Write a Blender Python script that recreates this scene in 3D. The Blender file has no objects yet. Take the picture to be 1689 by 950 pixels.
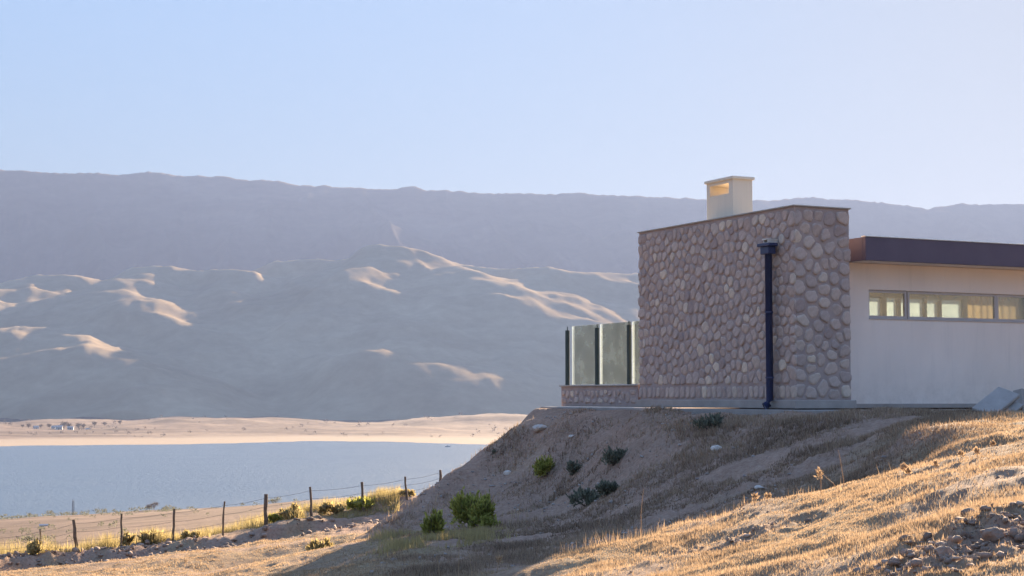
import bpy, math, random
import numpy as np
from mathutils import Vector, Matrix, Euler
R = math.radians
random.seed(7); rng = np.random.default_rng(7)
SC = bpy.context.scene
COL = SC.collection

# ------------------------------------------------------------------ camera
F = 2700.0; CX = 844.5; CY = 475.0; HV = 654.0           # photo pixels; horizon row
PITCH = math.atan((HV - CY) / F)
cam = bpy.data.cameras.new('camera'); camo = bpy.data.objects.new('camera', cam); COL.objects.link(camo)
cam.sensor_width = 36.0; cam.lens = 36.0 * F / 1689.0
cam.clip_start = 0.1; cam.clip_end = 40000
camo.location = (0, 0, 0); camo.rotation_euler = (R(90) + PITCH, 0, 0)
SC.camera = camo

# ------------------------------------------------------------------ light
SUN_AZ = R(22.0); SUN_EL = R(15.5)                       # azimuth to the right of +Y
SKYPOW = -0.97; SKYSAT = 1.0
w = bpy.data.worlds.new('World'); SC.world = w; w.use_nodes = True
nt = w.node_tree; nt.nodes.clear()
sky = nt.nodes.new('ShaderNodeTexSky'); sky.sky_type = 'NISHITA'; sky.sun_disc = False
sky.sun_elevation = SUN_EL; sky.sun_rotation = SUN_AZ
sky.altitude = 2000; sky.air_density = 1.0; sky.dust_density = 0.8; sky.ozone_density = 1.6
bg = nt.nodes.new('ShaderNodeBackground'); bg.inputs['Strength'].default_value = 0.091
wo = nt.nodes.new('ShaderNodeOutputWorld')
# even out the sky's brightness range (the photograph's own sky varies little), keeping its hue
bw = nt.nodes.new('ShaderNodeRGBToBW'); nt.links.new(sky.outputs[0], bw.inputs[0])
pw = nt.nodes.new('ShaderNodeMath'); pw.operation = 'POWER'; pw.inputs[1].default_value = SKYPOW; nt.links.new(bw.outputs[0], pw.inputs[0])
vm = nt.nodes.new('ShaderNodeVectorMath'); vm.operation = 'SCALE'; nt.links.new(sky.outputs[0], vm.inputs[0]); nt.links.new(pw.outputs[0], vm.inputs['Scale'])
hs = nt.nodes.new('ShaderNodeHueSaturation'); hs.inputs['Hue'].default_value = 0.502; hs.inputs['Saturation'].default_value = SKYSAT; nt.links.new(vm.outputs[0], hs.inputs['Color'])
nt.links.new(hs.outputs[0], bg.inputs['Color']); nt.links.new(bg.outputs[0], wo.inputs['Surface'])
sl = bpy.data.lights.new('sun', 'SUN'); sl.energy = 5.0; sl.angle = R(0.6); sl.color = (1.0, 0.77, 0.52)
so = bpy.data.objects.new('sun', sl); COL.objects.link(so)
SUNV = Vector((math.sin(SUN_AZ) * math.cos(SUN_EL), math.cos(SUN_AZ) * math.cos(SUN_EL), math.sin(SUN_EL)))
so.rotation_euler = SUNV.to_track_quat('Z', 'Y').to_euler(); so.location = (10, 20, 30)
SC.view_settings.view_transform = 'Standard'; SC.view_settings.look = 'None'
SC.view_settings.exposure = 2.62; SC.view_settings.gamma = 1.0
SC.render.engine = 'CYCLES'
SC.cycles.volume_bounces = 1; SC.cycles.max_bounces = 8; SC.cycles.transparent_max_bounces = 12
SC.cycles.use_denoising = True

# ------------------------------------------------------------------ pixel <-> world helpers (design-time placement)
cp, sp = math.cos(PITCH), math.sin(PITCH)
def at(u, v, Y):
    """world point on the photo ray (u, v) at ground distance Y"""
    dx = (u - CX) / F; dv = -(v - CY) / F
    d = (dx, cp - dv * sp, sp + dv * cp)
    k = Y / d[1]
    return (d[0] * k, Y, d[2] * k)
def atn(u, v, Y):
    dx = (u - CX) / F; dv = -(v - CY) / F
    dy = cp - dv * sp; dz = sp + dv * cp
    return dx * Y / dy, Y, dz * Y / dy
def uv_of(x, y, z):
    """approx photo column of a world point"""
    yc = y * cp + z * sp; zc = -y * sp + z * cp
    return CX + F * x / yc, CY - F * zc / yc

# ------------------------------------------------------------------ noise
_P = np.random.default_rng(3).permutation(512).astype(np.int64); _V = np.random.default_rng(4).random(512) * 2 - 1
def vnoise(x, y, seed=0):
    xi = np.floor(x).astype(np.int64); yi = np.floor(y).astype(np.int64)
    xf = x - xi; yf = y - yi
    xf = xf * xf * xf * (xf * (xf * 6 - 15) + 10); yf = yf * yf * yf * (yf * (yf * 6 - 15) + 10)
    def h(a, b): return _V[_P[(_P[(a + seed * 17) & 511] + b) & 511]]
    return ((h(xi, yi) * (1 - xf) + h(xi + 1, yi) * xf) * (1 - yf) + (h(xi, yi + 1) * (1 - xf) + h(xi + 1, yi + 1) * xf) * yf)
def fbm(x, y, octv=4, seed=0, gain=0.5):
    s = 0; a = 1.0
    for k in range(octv):
        c, n = math.cos(k * 1.1), math.sin(k * 1.1)
        s = s + a * vnoise((x * c - y * n) * 2 ** k + 13.7 * k, (x * n + y * c) * 2 ** k + 7.1 * k, seed + k); a *= gain
    return s
def ridged(x, y, octv=4, seed=0):
    s = 0; a = 1.0
    for k in range(octv):
        s = s + a * (1 - 2 * np.abs(vnoise(x * 2 ** k + 3.3 * k, y * 2 ** k + 9.1 * k, seed + k))); a *= 0.5
    return s
def sstep(a, b, x):
    t = np.clip((x - a) / (b - a), 0, 1); return t * t * (3 - 2 * t)

# ------------------------------------------------------------------ house frame of reference
KX, KY = 4.67, 27.0                                       # near corner of the stone block
VPL = 1326.0
_n = math.hypot(VPL, F)
BD = (-VPL / _n, F / _n); AD = (BD[1], -BD[0])            # b: back-left, a: right
HROT = math.atan2(AD[1], AD[0])
GZ = -0.20                                                # house ground level
def loc_a(u, b):
    t = (u - CX) / (F * cp)                               # slight tilt ignored in z
    # (KX + a AD0 + b BD0) = t' (KY + a AD1 + b BD1)
    t = (u - CX) / F
    return (t * (KY + b * BD[1]) - KX - b * BD[0]) / (AD[0] - t * AD[1])
def hw(a, b, z=0.0):
    return (KX + a * AD[0] + b * BD[0], KY + a * AD[1] + b * BD[1], z)

# ------------------------------------------------------------------ object helpers
def mesh_np(name, verts, faces_flat, nper, smooth=True, mats=(), attrs=None):
    """verts (n,3); faces_flat (m,nper) ints"""
    me = bpy.data.meshes.new(name)
    v = np.asarray(verts, dtype=np.float32); f = np.asarray(faces_flat, dtype=np.int32)
    me.vertices.add(len(v)); me.vertices.foreach_set('co', v.ravel())
    me.loops.add(f.size); me.loops.foreach_set('vertex_index', f.ravel())
    me.polygons.add(len(f))
    me.polygons.foreach_set('loop_start', np.arange(0, f.size, nper, dtype=np.int32))
    me.polygons.foreach_set('loop_total', np.full(len(f), nper, dtype=np.int32))
    if smooth: me.polygons.foreach_set('use_smooth', np.ones(len(f), dtype=bool))
    for m in mats: me.materials.append(m)
    if attrs:
        for k, a in attrs.items():
            at_ = me.attributes.new(k, 'FLOAT', 'POINT'); at_.data.foreach_set('value', np.asarray(a, dtype=np.float32))
    me.update(calc_edges=True); me.validate()
    return me
def tagp(o, label=None, cat=None, group=None, kind=None):
    if label: o['label'] = label
    if cat: o['category'] = cat
    if group: o['group'] = group
    if kind: o['kind'] = kind
    return o
def link(name, me, parent=None, loc=None, rot=None):
    o = bpy.data.objects.new(name, me); COL.objects.link(o)
    if parent: o.parent = parent
    if loc is not None: o.location = loc
    if rot is not None: o.rotation_euler = rot
    return o
def empty(name, loc=(0, 0, 0), rz=0.0, label=None, cat=None, group=None, parent=None):
    o = bpy.data.objects.new(name, None); COL.objects.link(o); o.location = loc; o.rotation_euler = (0, 0, rz)
    o.empty_display_size = 0.2
    if parent: o.parent = parent
    return tagp(o, label, cat, group)
class MB:
    """collects simple solids into one mesh"""
    def __init__(s): s.v = []; s.f = []; s.t = []; s.smooth = False
    def add(s, vs, fs, tint=0.5):
        n = len(s.v); s.v += [tuple(p) for p in vs]; s.f += [tuple(i + n for i in f) for f in fs]; s.t += [tint] * len(vs); return s
    def box(s, x0, x1, y0, y1, z0, z1, c=0.0):
        if c <= 0:
            return s.add([(x0,y0,z0),(x1,y0,z0),(x1,y1,z0),(x0,y1,z0),(x0,y0,z1),(x1,y0,z1),(x1,y1,z1),(x0,y1,z1)],
                  [(0,3,2,1),(4,5,6,7),(0,1,5,4),(1,2,6,5),(2,3,7,6),(3,0,4,7)])
        # chamfered box
        import bmesh
        bm = bmesh.new(); bmesh.ops.create_cube(bm, size=1)
        for p in bm.verts: p.co = Vector(((x0+x1)/2 + p.co.x*(x1-x0), (y0+y1)/2 + p.co.y*(y1-y0), (z0+z1)/2 + p.co.z*(z1-z0)))
        bmesh.ops.bevel(bm, geom=bm.edges[:], offset=c, segments=2, affect='EDGES', profile=0.5)
        bm.verts.index_update()
        s.add([p.co[:] for p in bm.verts], [tuple(q.index for q in f.verts) for f in bm.faces]); bm.free(); return s
    def tube(s, pts, rads, n=8, cap=True, tint=0.5):
        pts = [Vector(p) for p in pts]
        if not hasattr(rads, '__len__'): rads = [rads] * len(pts)
        base = len(s.v); vs = []
        for i, p in enumerate(pts):
            d = (pts[min(i+1, len(pts)-1)] - pts[max(i-1, 0)]).normalized()
            a = d.cross(Vector((0, 0, 1)) if abs(d.z) < 0.95 else Vector((1, 0, 0))).normalized(); b = d.cross(a)
            for k in range(n):
                t = 2 * math.pi * k / n; vs.append(p + (a * math.cos(t) + b * math.sin(t)) * rads[i])
        fs = []
        for i in range(len(pts) - 1):
            for k in range(n):
                fs.append((i*n+k, i*n+(k+1)%n, (i+1)*n+(k+1)%n, (i+1)*n+k))
        if cap and n > 2:
            fs.append(tuple(range(n))); fs.append(tuple((len(pts)-1)*n + k for k in reversed(range(n))))
        return s.add(vs, fs, tint)
    def mesh(s, name, mat, smooth=False):
        me = bpy.data.meshes.new(name); me.from_pydata(s.v, [], s.f)
        if mat: me.materials.append(mat)
        a = me.attributes.new('tint', 'FLOAT', 'POINT'); a.data.foreach_set('value', s.t)
        if smooth: me.polygons.foreach_set('use_smooth', [True] * len(me.polygons))
        me.update(); return me
    def build(s, name, mat, parent=None, smooth=False, **k):
        return link(name, s.mesh(name, mat, smooth), parent, **k)

# ------------------------------------------------------------------ materials
def new_mat(name):
    m = bpy.data.materials.new(name); m.use_nodes = True; nt = m.node_tree
    b = nt.nodes['Principled BSDF']; return m, nt, b
def nd(nt, t, **k):
    n = nt.nodes.new(t)
    for a, v in k.items(): setattr(n, a, v)
    return n
def noise(nt, scale, detail=4, rough=0.55, vec=None, dist=0.0):
    n = nd(nt, 'ShaderNodeTexNoise'); n.inputs['Scale'].default_value = scale; n.inputs['Detail'].default_value = detail
    n.inputs['Roughness'].default_value = rough; n.inputs['Distortion'].default_value = dist
    if vec is not None: nt.links.new(vec, n.inputs['Vector'])
    return n
def ramp(nt, src, stops):
    r = nd(nt, 'ShaderNodeValToRGB'); nt.links.new(src, r.inputs[0])
    el = r.color_ramp.elements
    while len(el) < len(stops): el.new(0.5)
    for e, (p, c) in zip(el, stops):
        e.position = p; e.color = (c[0], c[1], c[2], 1) if hasattr(c, '__len__') else (c, c, c, 1)
    return r
def mix(nt, fac, a, b, mode='MIX'):
    m = nd(nt, 'ShaderNodeMix', data_type='RGBA', blend_type=mode)
    for sock, v in ((m.inputs[0], fac), (m.inputs[6], a), (m.inputs[7], b)):
        if hasattr(v, 'is_linked') or hasattr(v, 'links'): nt.links.new(v, sock)
        elif hasattr(v, '__len__'): sock.default_value = (v[0], v[1], v[2], 1)
        else: sock.default_value = v
    return m.outputs[2]
def bump(nt, b, src, strength, dist):
    n = nd(nt, 'ShaderNodeBump'); n.inputs['Strength'].default_value = strength; n.inputs['Distance'].default_value = dist
    nt.links.new(src, n.inputs['Height']); nt.links.new(n.outputs[0], b.inputs['Normal']); return n
def objco(nt, scale=(1, 1, 1)):
    t = nd(nt, 'ShaderNodeTexCoord'); m = nd(nt, 'ShaderNodeMapping'); m.inputs['Scale'].default_value = scale
    nt.links.new(t.outputs['Object'], m.inputs[0]); return m.outputs[0]
def attr(nt, name):
    a = nd(nt, 'ShaderNodeAttribute'); a.attribute_name = name; return a.outputs['Fac']
def simple(name, c1, c2, scale=4.0, rough=0.8, metal=0.0, bstr=0.2, bdist=0.01, fine=60.0, spec=0.3):
    m, nt, b = new_mat(name); co = objco(nt)
    n = noise(nt, scale, 5, 0.6, co); r = ramp(nt, n.outputs[0], [(0.3, c1), (0.7, c2)])
    nt.links.new(r.outputs[0], b.inputs['Base Color'])
    b.inputs['Roughness'].default_value = rough; b.inputs['Metallic'].default_value = metal; b.inputs['Specular IOR Level'].default_value = spec
    n2 = noise(nt, fine, 4, 0.7, co); bump(nt, b, n2.outputs[0], bstr, bdist)
    return m

M = {}
M['mortar'] = simple('mortar', (0.34, 0.265, 0.24), (0.44, 0.35, 0.31), 5, 0.95, bstr=0.7, bdist=0.012, fine=30)
def stone_mat():
    m, nt, b = new_mat('fieldstone'); co = objco(nt)
    r = ramp(nt, attr(nt, 'tint'), [(0.0, (0.37, 0.285, 0.255)), (0.3, (0.46, 0.36, 0.31)), (0.6, (0.54, 0.42, 0.35)), (0.85, (0.56, 0.45, 0.37)), (1.0, (0.70, 0.57, 0.44))])
    n = noise(nt, 14, 6, 0.65, co); c = mix(nt, 0.55, r.outputs[0], ramp(nt, n.outputs[0], [(0.25, 0.6), (0.5, 0.95), (0.75, 1.25)]).outputs[0], 'MULTIPLY')
    nt.links.new(c, b.inputs['Base Color']); b.inputs['Roughness'].default_value = 0.9; b.inputs['Specular IOR Level'].default_value = 0.25
    n2 = noise(nt, 45, 6, 0.7, co); bump(nt, b, n2.outputs[0], 0.5, 0.012); return m
M['stone'] = stone_mat()
M['concrete'] = simple('concrete', (0.32, 0.275, 0.24), (0.42, 0.36, 0.32), 3, 0.9, bstr=0.4, bdist=0.008, fine=40)
M['coping'] = simple('coping_mortar', (0.36, 0.32, 0.28), (0.48, 0.43, 0.37), 6, 0.9, bstr=0.5, bdist=0.01, fine=30)
def plaster(name, col, streak=0.10):
    m, nt, b = new_mat(name); co = objco(nt)
    n = noise(nt, 0.9, 5, 0.6, objco(nt, (1, 1, 0.5))); k = 1 - streak
    c = ramp(nt, n.outputs[0], [(0.3, tuple(x * k for x in col)), (0.7, col)])
    # rain-splash dirt low on the wall and faint run marks
    sx = nd(nt, 'ShaderNodeSeparateXYZ'); nt.links.new(co, sx.inputs[0])
    st = noise(nt, 3.0, 6, 0.7, objco(nt, (2.2, 2.2, 0.16))); sp_ = noise(nt, 5.0, 7, 0.75, co)
    hgt = nd(nt, 'ShaderNodeMapRange'); hgt.inputs['From Min'].default_value = 0.75; hgt.inputs['From Max'].default_value = 0.05; nt.links.new(sx.outputs[2], hgt.inputs['Value'])
    mul = nd(nt, 'ShaderNodeMath', operation='MULTIPLY'); nt.links.new(hgt.outputs[0], mul.inputs[0]); nt.links.new(ramp(nt, sp_.outputs[0], [(0.42, 0.0), (0.72, 0.28)]).outputs[0], mul.inputs[1])
    c2 = mix(nt, mul.outputs[0], c.outputs[0], (0.36, 0.27, 0.20)); c3 = mix(nt, ramp(nt, st.outputs[0], [(0.52, 0.0), (0.8, 0.35)]).outputs[0], c2, tuple(x * 0.7 for x in col))
    nt.links.new(c3, b.inputs['Base Color']); b.inputs['Roughness'].default_value = 0.85; b.inputs['Specular IOR Level'].default_value = 0.2
    n2 = noise(nt, 55, 5, 0.65, co); bump(nt, b, n2.outputs[0], 0.25, 0.006); return m
M['white'] = plaster('white_plaster', (0.92, 0.79, 0.69))
M['cream'] = plaster('cream_plaster', (0.80, 0.70, 0.55))
M['tan'] = plaster('tan_plaster', (0.80, 0.66, 0.45))
M['fascia'] = simple('dark_fascia_metal', (0.105, 0.08, 0.11), (0.13, 0.10, 0.13), 2, 0.5, bstr=0.08, bdist=0.004, fine=20)
M['pipe'] = simple('dark_blue_pipe', (0.022, 0.032, 0.085), (0.03, 0.042, 0.11), 5, 0.38, 0.0, 0.1, 0.003, 30, 0.5)
M['post'] = simple('dark_green_post', (0.03, 0.048, 0.045), (0.045, 0.066, 0.06), 6, 0.45, 0.2, 0.1, 0.003, 30, 0.5)
M['alu'] = simple('anodised_aluminium', (0.42, 0.39, 0.38), (0.50, 0.46, 0.45), 5, 0.45, 0.3, 0.05, 0.002, 40, 0.5)
M['galv'] = simple('galvanised_metal', (0.6, 0.58, 0.54), (0.75, 0.72, 0.66), 8, 0.4, 0.4, 0.1, 0.002, 40, 0.5)
M['wood'] = simple('weathered_post_wood', (0.10, 0.075, 0.055), (0.20, 0.15, 0.11), 9, 0.9, bstr=0.6, bdist=0.01, fine=35)
M['wire'] = simple('rusty_wire', (0.12, 0.10, 0.09), (0.2, 0.17, 0.15), 20, 0.5, 0.6, 0.1, 0.001, 80)
M['floor'] = simple('floor_tile', (0.5, 0.42, 0.32), (0.58, 0.5, 0.4), 2, 0.5, bstr=0.05, bdist=0.002)
def glass_mat(name, tint, diff, amount):
    m, nt, b = new_mat(name); nt.nodes.remove(b); out = nt.nodes['Material Output']
    tr = nd(nt, 'ShaderNodeBsdfTransparent'); tr.inputs[0].default_value = (*tint, 1)
    tl = nd(nt, 'ShaderNodeBsdfTranslucent'); tl.inputs[0].default_value = (*diff, 1)
    gl = nd(nt, 'ShaderNodeBsdfGlossy'); gl.inputs['Roughness'].default_value = 0.04
    co = objco(nt); n = noise(nt, 2.5, 6, 0.7, co)
    r = ramp(nt, n.outputs[0], [(0.3, amount * 0.75), (0.75, amount * 1.25)])
    m1 = nd(nt, 'ShaderNodeMixShader'); nt.links.new(r.outputs[0], m1.inputs[0]); nt.links.new(tr.outputs[0], m1.inputs[1]); nt.links.new(tl.outputs[0], m1.inputs[2])
    fr = nd(nt, 'ShaderNodeFresnel'); fr.inputs[0].default_value = 1.45
    m2 = nd(nt, 'ShaderNodeMixShader'); nt.links.new(fr.outputs[0], m2.inputs[0]); nt.links.new(m1.outputs[0], m2.inputs[1]); nt.links.new(gl.outputs[0], m2.inputs[2])
    nt.links.new(m2.outputs[0], out.inputs[0]); return m
M['glass'] = glass_mat('dusty_railing_glass', (0.97, 0.99, 0.98), (0.76, 0.90, 1.0), 0.28)
M['rglass'] = glass_mat('rear_window_glass', (0.95, 0.99, 0.96), (0.85, 0.94, 1.0), 0.5)
M['wglass'] = glass_mat('window_glass', (0.93, 0.98, 0.94), (0.85, 0.94, 0.92), 0.25)

def leaf_mat(name, c1, c2, trans=0.45, attr_name='tint'):
    m, nt, b = new_mat(name); out = nt.nodes['Material Output']
    r = ramp(nt, attr(nt, attr_name), [(0.0, c1), (1.0, c2)])
    nt.links.new(r.outputs[0], b.inputs['Base Color']); b.inputs['Roughness'].default_value = 0.7; b.inputs['Specular IOR Level'].default_value = 0.2
    t = nd(nt, 'ShaderNodeBsdfTranslucent'); nt.links.new(r.outputs[0], t.inputs[0])
    mx = nd(nt, 'ShaderNodeMixShader'); mx.inputs[0].default_value = trans
    nt.links.new(b.outputs[0], mx.inputs[1]); nt.links.new(t.outputs[0], mx.inputs[2]); nt.links.new(mx.outputs[0], out.inputs[0]); return m
M['curtain'] = leaf_mat('tan_curtain_fabric', (0.62, 0.46, 0.27), (0.62, 0.46, 0.27), 0.22)
M['straw'] = leaf_mat('dry_straw', (0.29, 0.20, 0.125), (0.60, 0.44, 0.28), 0.38)
M['olive'] = leaf_mat('olive_leaves', (0.22, 0.18, 0.08), (0.52, 0.42, 0.20), 0.6)
M['green'] = leaf_mat('yellow_green_leaves', (0.16, 0.17, 0.04), (0.52, 0.50, 0.13), 0.6)
M['dgreen'] = leaf_mat('dark_grey_green_leaves', (0.11, 0.115, 0.085), (0.26, 0.26, 0.18), 0.4)
M['bare'] = leaf_mat('bare_winter_twigs', (0.12, 0.10, 0.09), (0.22, 0.19, 0.17), 0.2)
M['dead'] = leaf_mat('dead_twigs', (0.16, 0.105, 0.07), (0.50, 0.36, 0.24), 0.25)
M['bark'] = simple('bark', (0.09, 0.07, 0.05), (0.16, 0.12, 0.09), 10, 0.9)

def ground_mat():
    m, nt, b = new_mat('dry_hillside_ground'); co = objco(nt)
    g = attr(nt, 'grass'); far = attr(nt, 'far'); sh = attr(nt, 'shore')
    n1 = noise(nt, 1.3, 8, 0.65, co); n2 = noise(nt, 14, 6, 0.7, co); n3 = noise(nt, 0.35, 4, 0.6, co)
    soil = ramp(nt, n2.outputs[0], [(0.25, (0.23, 0.14, 0.095)), (0.5, (0.37, 0.24, 0.17)), (0.8, (0.50, 0.36, 0.27))])
    straw = ramp(nt, n2.outputs[0], [(0.25, (0.20, 0.135, 0.085)), (0.5, (0.33, 0.235, 0.14)), (0.75, (0.46, 0.34, 0.21))])
    c = mix(nt, g, soil.outputs[0], straw.outputs[0])
    c = mix(nt, 0.5, c, ramp(nt, n1.outputs[0], [(0.3, 0.6), (0.7, 1.2)]).outputs[0], 'MULTIPLY')
    cf = objco(nt, (0.004, 0.011, 0.004)); f1 = noise(nt, 1.0, 8, 0.6, cf, 0.6)
    field = ramp(nt, f1.outputs[0], [(0.28, (0.085, 0.06, 0.048)), (0.43, (0.15, 0.105, 0.08)), (0.55, (0.22, 0.155, 0.115)), (0.72, (0.31, 0.23, 0.16))])
    f2 = noise(nt, 0.06, 8, 0.75, co)
    field2 = mix(nt, 0.75, field.outputs[0], ramp(nt, f2.outputs[0], [(0.35, 0.55), (0.6, 1.15)]).outputs[0], 'MULTIPLY')
    c = mix(nt, far, c, field2)
    c = mix(nt, sh, c, (0.40, 0.31, 0.22))
    nt.links.new(c, b.inputs['Base Color']); b.inputs['Roughness'].default_value = 0.95; b.inputs['Specular IOR Level'].default_value = 0.1
    n4 = noise(nt, 22, 8, 0.75, co); bump(nt, b, n4.outputs[0], 0.8, 0.03); return m
M['ground'] = ground_mat()
def hill_mat(name, c1, c2, c3, s):
    m, nt, b = new_mat(name); co = objco(nt)
    n = noise(nt, s, 9, 0.62, co, 0.4); n2 = noise(nt, s * 9, 6, 0.7, co)
    r = ramp(nt, n.outputs[0], [(0.3, c1), (0.5, c2), (0.7, c3)])
    c = mix(nt, 0.5, r.outputs[0], ramp(nt, n2.outputs[0], [(0.35, 0.8), (0.65, 1.1)]).outputs[0], 'MULTIPLY')
    nt.links.new(c, b.inputs['Base Color']); b.inputs['Roughness'].default_value = 1.0; b.inputs['Specular IOR Level'].default_value = 0.0
    return m
M['hill'] = hill_mat('dry_grass_hills', (0.32, 0.245, 0.165), (0.38, 0.295, 0.20), (0.46, 0.36, 0.245), 0.0025)
M['mount'] = hill_mat('mountain_rock', (0.085, 0.075, 0.068), (0.11, 0.095, 0.083), (0.15, 0.128, 0.105), 0.0012)
def water_mat():
    m, nt, b = new_mat('lake_water'); co = objco(nt, (1, 1, 1))
    b.inputs['Base Color'].default_value = (0.10, 0.15, 0.20, 1); b.inputs['Roughness'].default_value = 0.30; b.inputs['IOR'].default_value = 1.33
    n = noise(nt, 0.25, 6, 0.65, co); bump(nt, b, n.outputs[0], 1.0, 1.5)
    wv = noise(nt, 1.0, 5, 0.6, objco(nt, (0.004, 0.018, 1)), 0.5)
    nt.links.new(ramp(nt, wv.outputs[0], [(0.3, (0.108, 0.158, 0.21)), (0.7, (0.122, 0.175, 0.228))]).outputs[0], b.inputs['Base Color'])
    nt.links.new(ramp(nt, wv.outputs[0], [(0.3, 0.32), (0.7, 0.38)]).outputs[0], b.inputs['Roughness']); return m
M['water'] = water_mat()

# ------------------------------------------------------------------ near terrain height
HB = 0.42                                                 # height of the little bank in front of the fence
CP = []
def cpts(u, lst):
    for v, Y in lst: CP.append(at(u, v, Y))
cpts(1850, [(690,22),(700,19),(712,17),(720,15),(722,13),(760,11),(820,9),(940,7)])
cpts(1689, [(685,24),(699,19),(712,17),(722,16.2),(742,15.8),(745,14.9),(746,13),(776,11),(830,9),(950,7)])
cpts(1600, [(685,24),(698,19.5),(712,17.6),(725,16.7),(748,16.2),(760,15.2),(768,13),(796,11),(860,9),(950,7.5)])
cpts(1500, [(684,24),(702,21),(722,18.5),(737,18),(770,17),(790,15.6),(790,13.3),(836,11),(900,9),(950,8)])
cpts(1400, [(680,25.5),(705,23.5),(735,22),(765,20.5),(790,18.5),(812,16.2),(808,13.7),(856,11.5),(900,10),(950,8.8)])
cpts(1300, [(680,26.0),(710,24.6),(745,23),(780,21.3),(810,19),(835,16.3),(826,14),(876,12),(950,9.5)])
cpts(1180, [(680,27.3),(715,26),(755,24.5),(800,22.8),(835,20.5),(868,17.0),(862,14.2),(906,12.3),(950,10.5)])
cpts(1060, [(680,28.8),(715,27.8),(755,26.6),(800,25.2),(840,23),(875,20.5),(900,17),(892,14.5),(926,13),(950,11.7)])
cpts(950, [(681,31.8),(715,31),(755,30),(800,28.7),(840,27),(875,24.5),(912,19),(916,14.5),(955,12.5)])
cpts(850, [(703,33),(740,32),(780,31),(820,29.5),(855,27.5),(880,25),(905,21.5),(935,18),(958,15.2)])
cpts(800, [(739,32.3),(780,31.5),(818,30.3),(855,28.6),(878,26)])
cpts(750, [(775,31.5),(812,30.6),(850,29.2),(876,27),(886,24.5),(910,22),(940,18.5)])
cpts(700, [(812,30.6),(845,29.5),(872,28.2),(882,26.5),(888,24.5),(905,22.5),(930,20)])
cpts(650, [(848,29.6),(866,28.6),(884,26.5),(900,24),(930,20.5),(952,18)])
for u, Y, z in [(620,30.5,-2.7),(650,31.2,-2.6),(700,32.2,-2.35),(750,33,-2.05),(800,34,-1.65),(850,35,-1.4),(885,36,-1.2)]: CP.append(((u-CX)/F*Y, Y, z))
cpts(610, [(876,29.2),(890,28.0)])
cpts(885, [(682,33.6)]); cpts(905, [(679,34.5)])
cpts(560, [(876,38),(887,34),(906,28),(932,23),(955,19)])
cpts(450, [(896,39),(907,34),(928,28),(955,22)])
cpts(300, [(914,38.5),(928,33),(952,26.5)])
cpts(150, [(932,38),(943,33),(958,28)])
cpts(0, [(946,36.8),(957,32),(985,24)])
cpts(-300, [(972,34),(1010,26),(1060,19)])
def cptb(u, v, Y):
    x, y, z = at(u, v, Y); CP.append((x, y, z - HB))
for u, v, Y in [(0,925,38.6),(150,905,40.3),(300,885,41.6),(450,864,42.3),(560,852,42.6),(640,842,43)]: cptb(u, v, Y)
for u, v, Y in [(0,930,46),(150,912,48),(300,894,49),(450,876,50),(600,858,50)]: cptb(u, v, Y)
CP += [at(671,830,44), at(740,818,46)]
for u, Y, z in [(850,38,-2.2),(780,37,-2.5),(720,36.5,-2.8),(900,42,-2.0),(900,48,-2.8),(1100,50,-2.2),(1400,52,-1.4),(690,40,-2.8)]:
    CP.append(((u-CX)/F*Y, Y, z))
for a in (-0.5, 1.5, 4, 7.5, 11):
    for b in (-0.5, 3, 6.5, 9.0):
        if not (a < 0 and b > 8.6): CP.append(hw(a, b, GZ - 0.05))
for b in np.arange(-1.2, 9.6, 1.2): CP.append(hw(-0.62, b, GZ - 0.13))
for a in np.arange(0, 11, 1.5): CP.append(hw(a, -1.25, GZ - 0.07))
CP += [(0,0,-1.3),(4,3,-0.9),(-4,4,-2.0),(-9,8,-3.0),(8,2,-0.3),(0,-30,-1.8),(25,0,0.3),(20,28,-0.1),(16,14,-0.15),(-25,22,-5),(-22,40,-5.5),(-30,0,-5.5),(35,45,-0.8),(-30,-30,-5),(30,-30,0.5)]
CP = np.array(CP)
def _phi(r2): return 0.5 * r2 * np.log(r2 + 1e-9)
def _fit():
    P = CP[:, :2]; n = len(P); d2 = ((P[:, None] - P[None]) ** 2).sum(2)
    A = np.zeros((n + 3, n + 3)); A[:n, :n] = _phi(d2) + np.eye(n) * 0.004
    A[:n, n] = 1; A[:n, n+1:] = P; A[n, :n] = 1; A[n+1:, :n] = P.T
    return np.linalg.solve(A, np.concatenate([CP[:, 2], np.zeros(3)]))
_W = _fit()
def rbf(x, y):
    out = np.zeros(x.shape); n = len(CP)
    xf, yf = x.ravel(), y.ravel(); o = np.zeros(xf.shape)
    for i in range(0, len(xf), 20000):
        xx, yy = xf[i:i+20000], yf[i:i+20000]
        d2 = (xx[:, None] - CP[None, :, 0]) ** 2 + (yy[:, None] - CP[None, :, 1]) ** 2
        o[i:i+20000] = _phi(d2) @ _W[:n] + _W[n] + _W[n+1] * xx + _W[n+2] * yy
    return o.reshape(x.shape)
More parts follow.
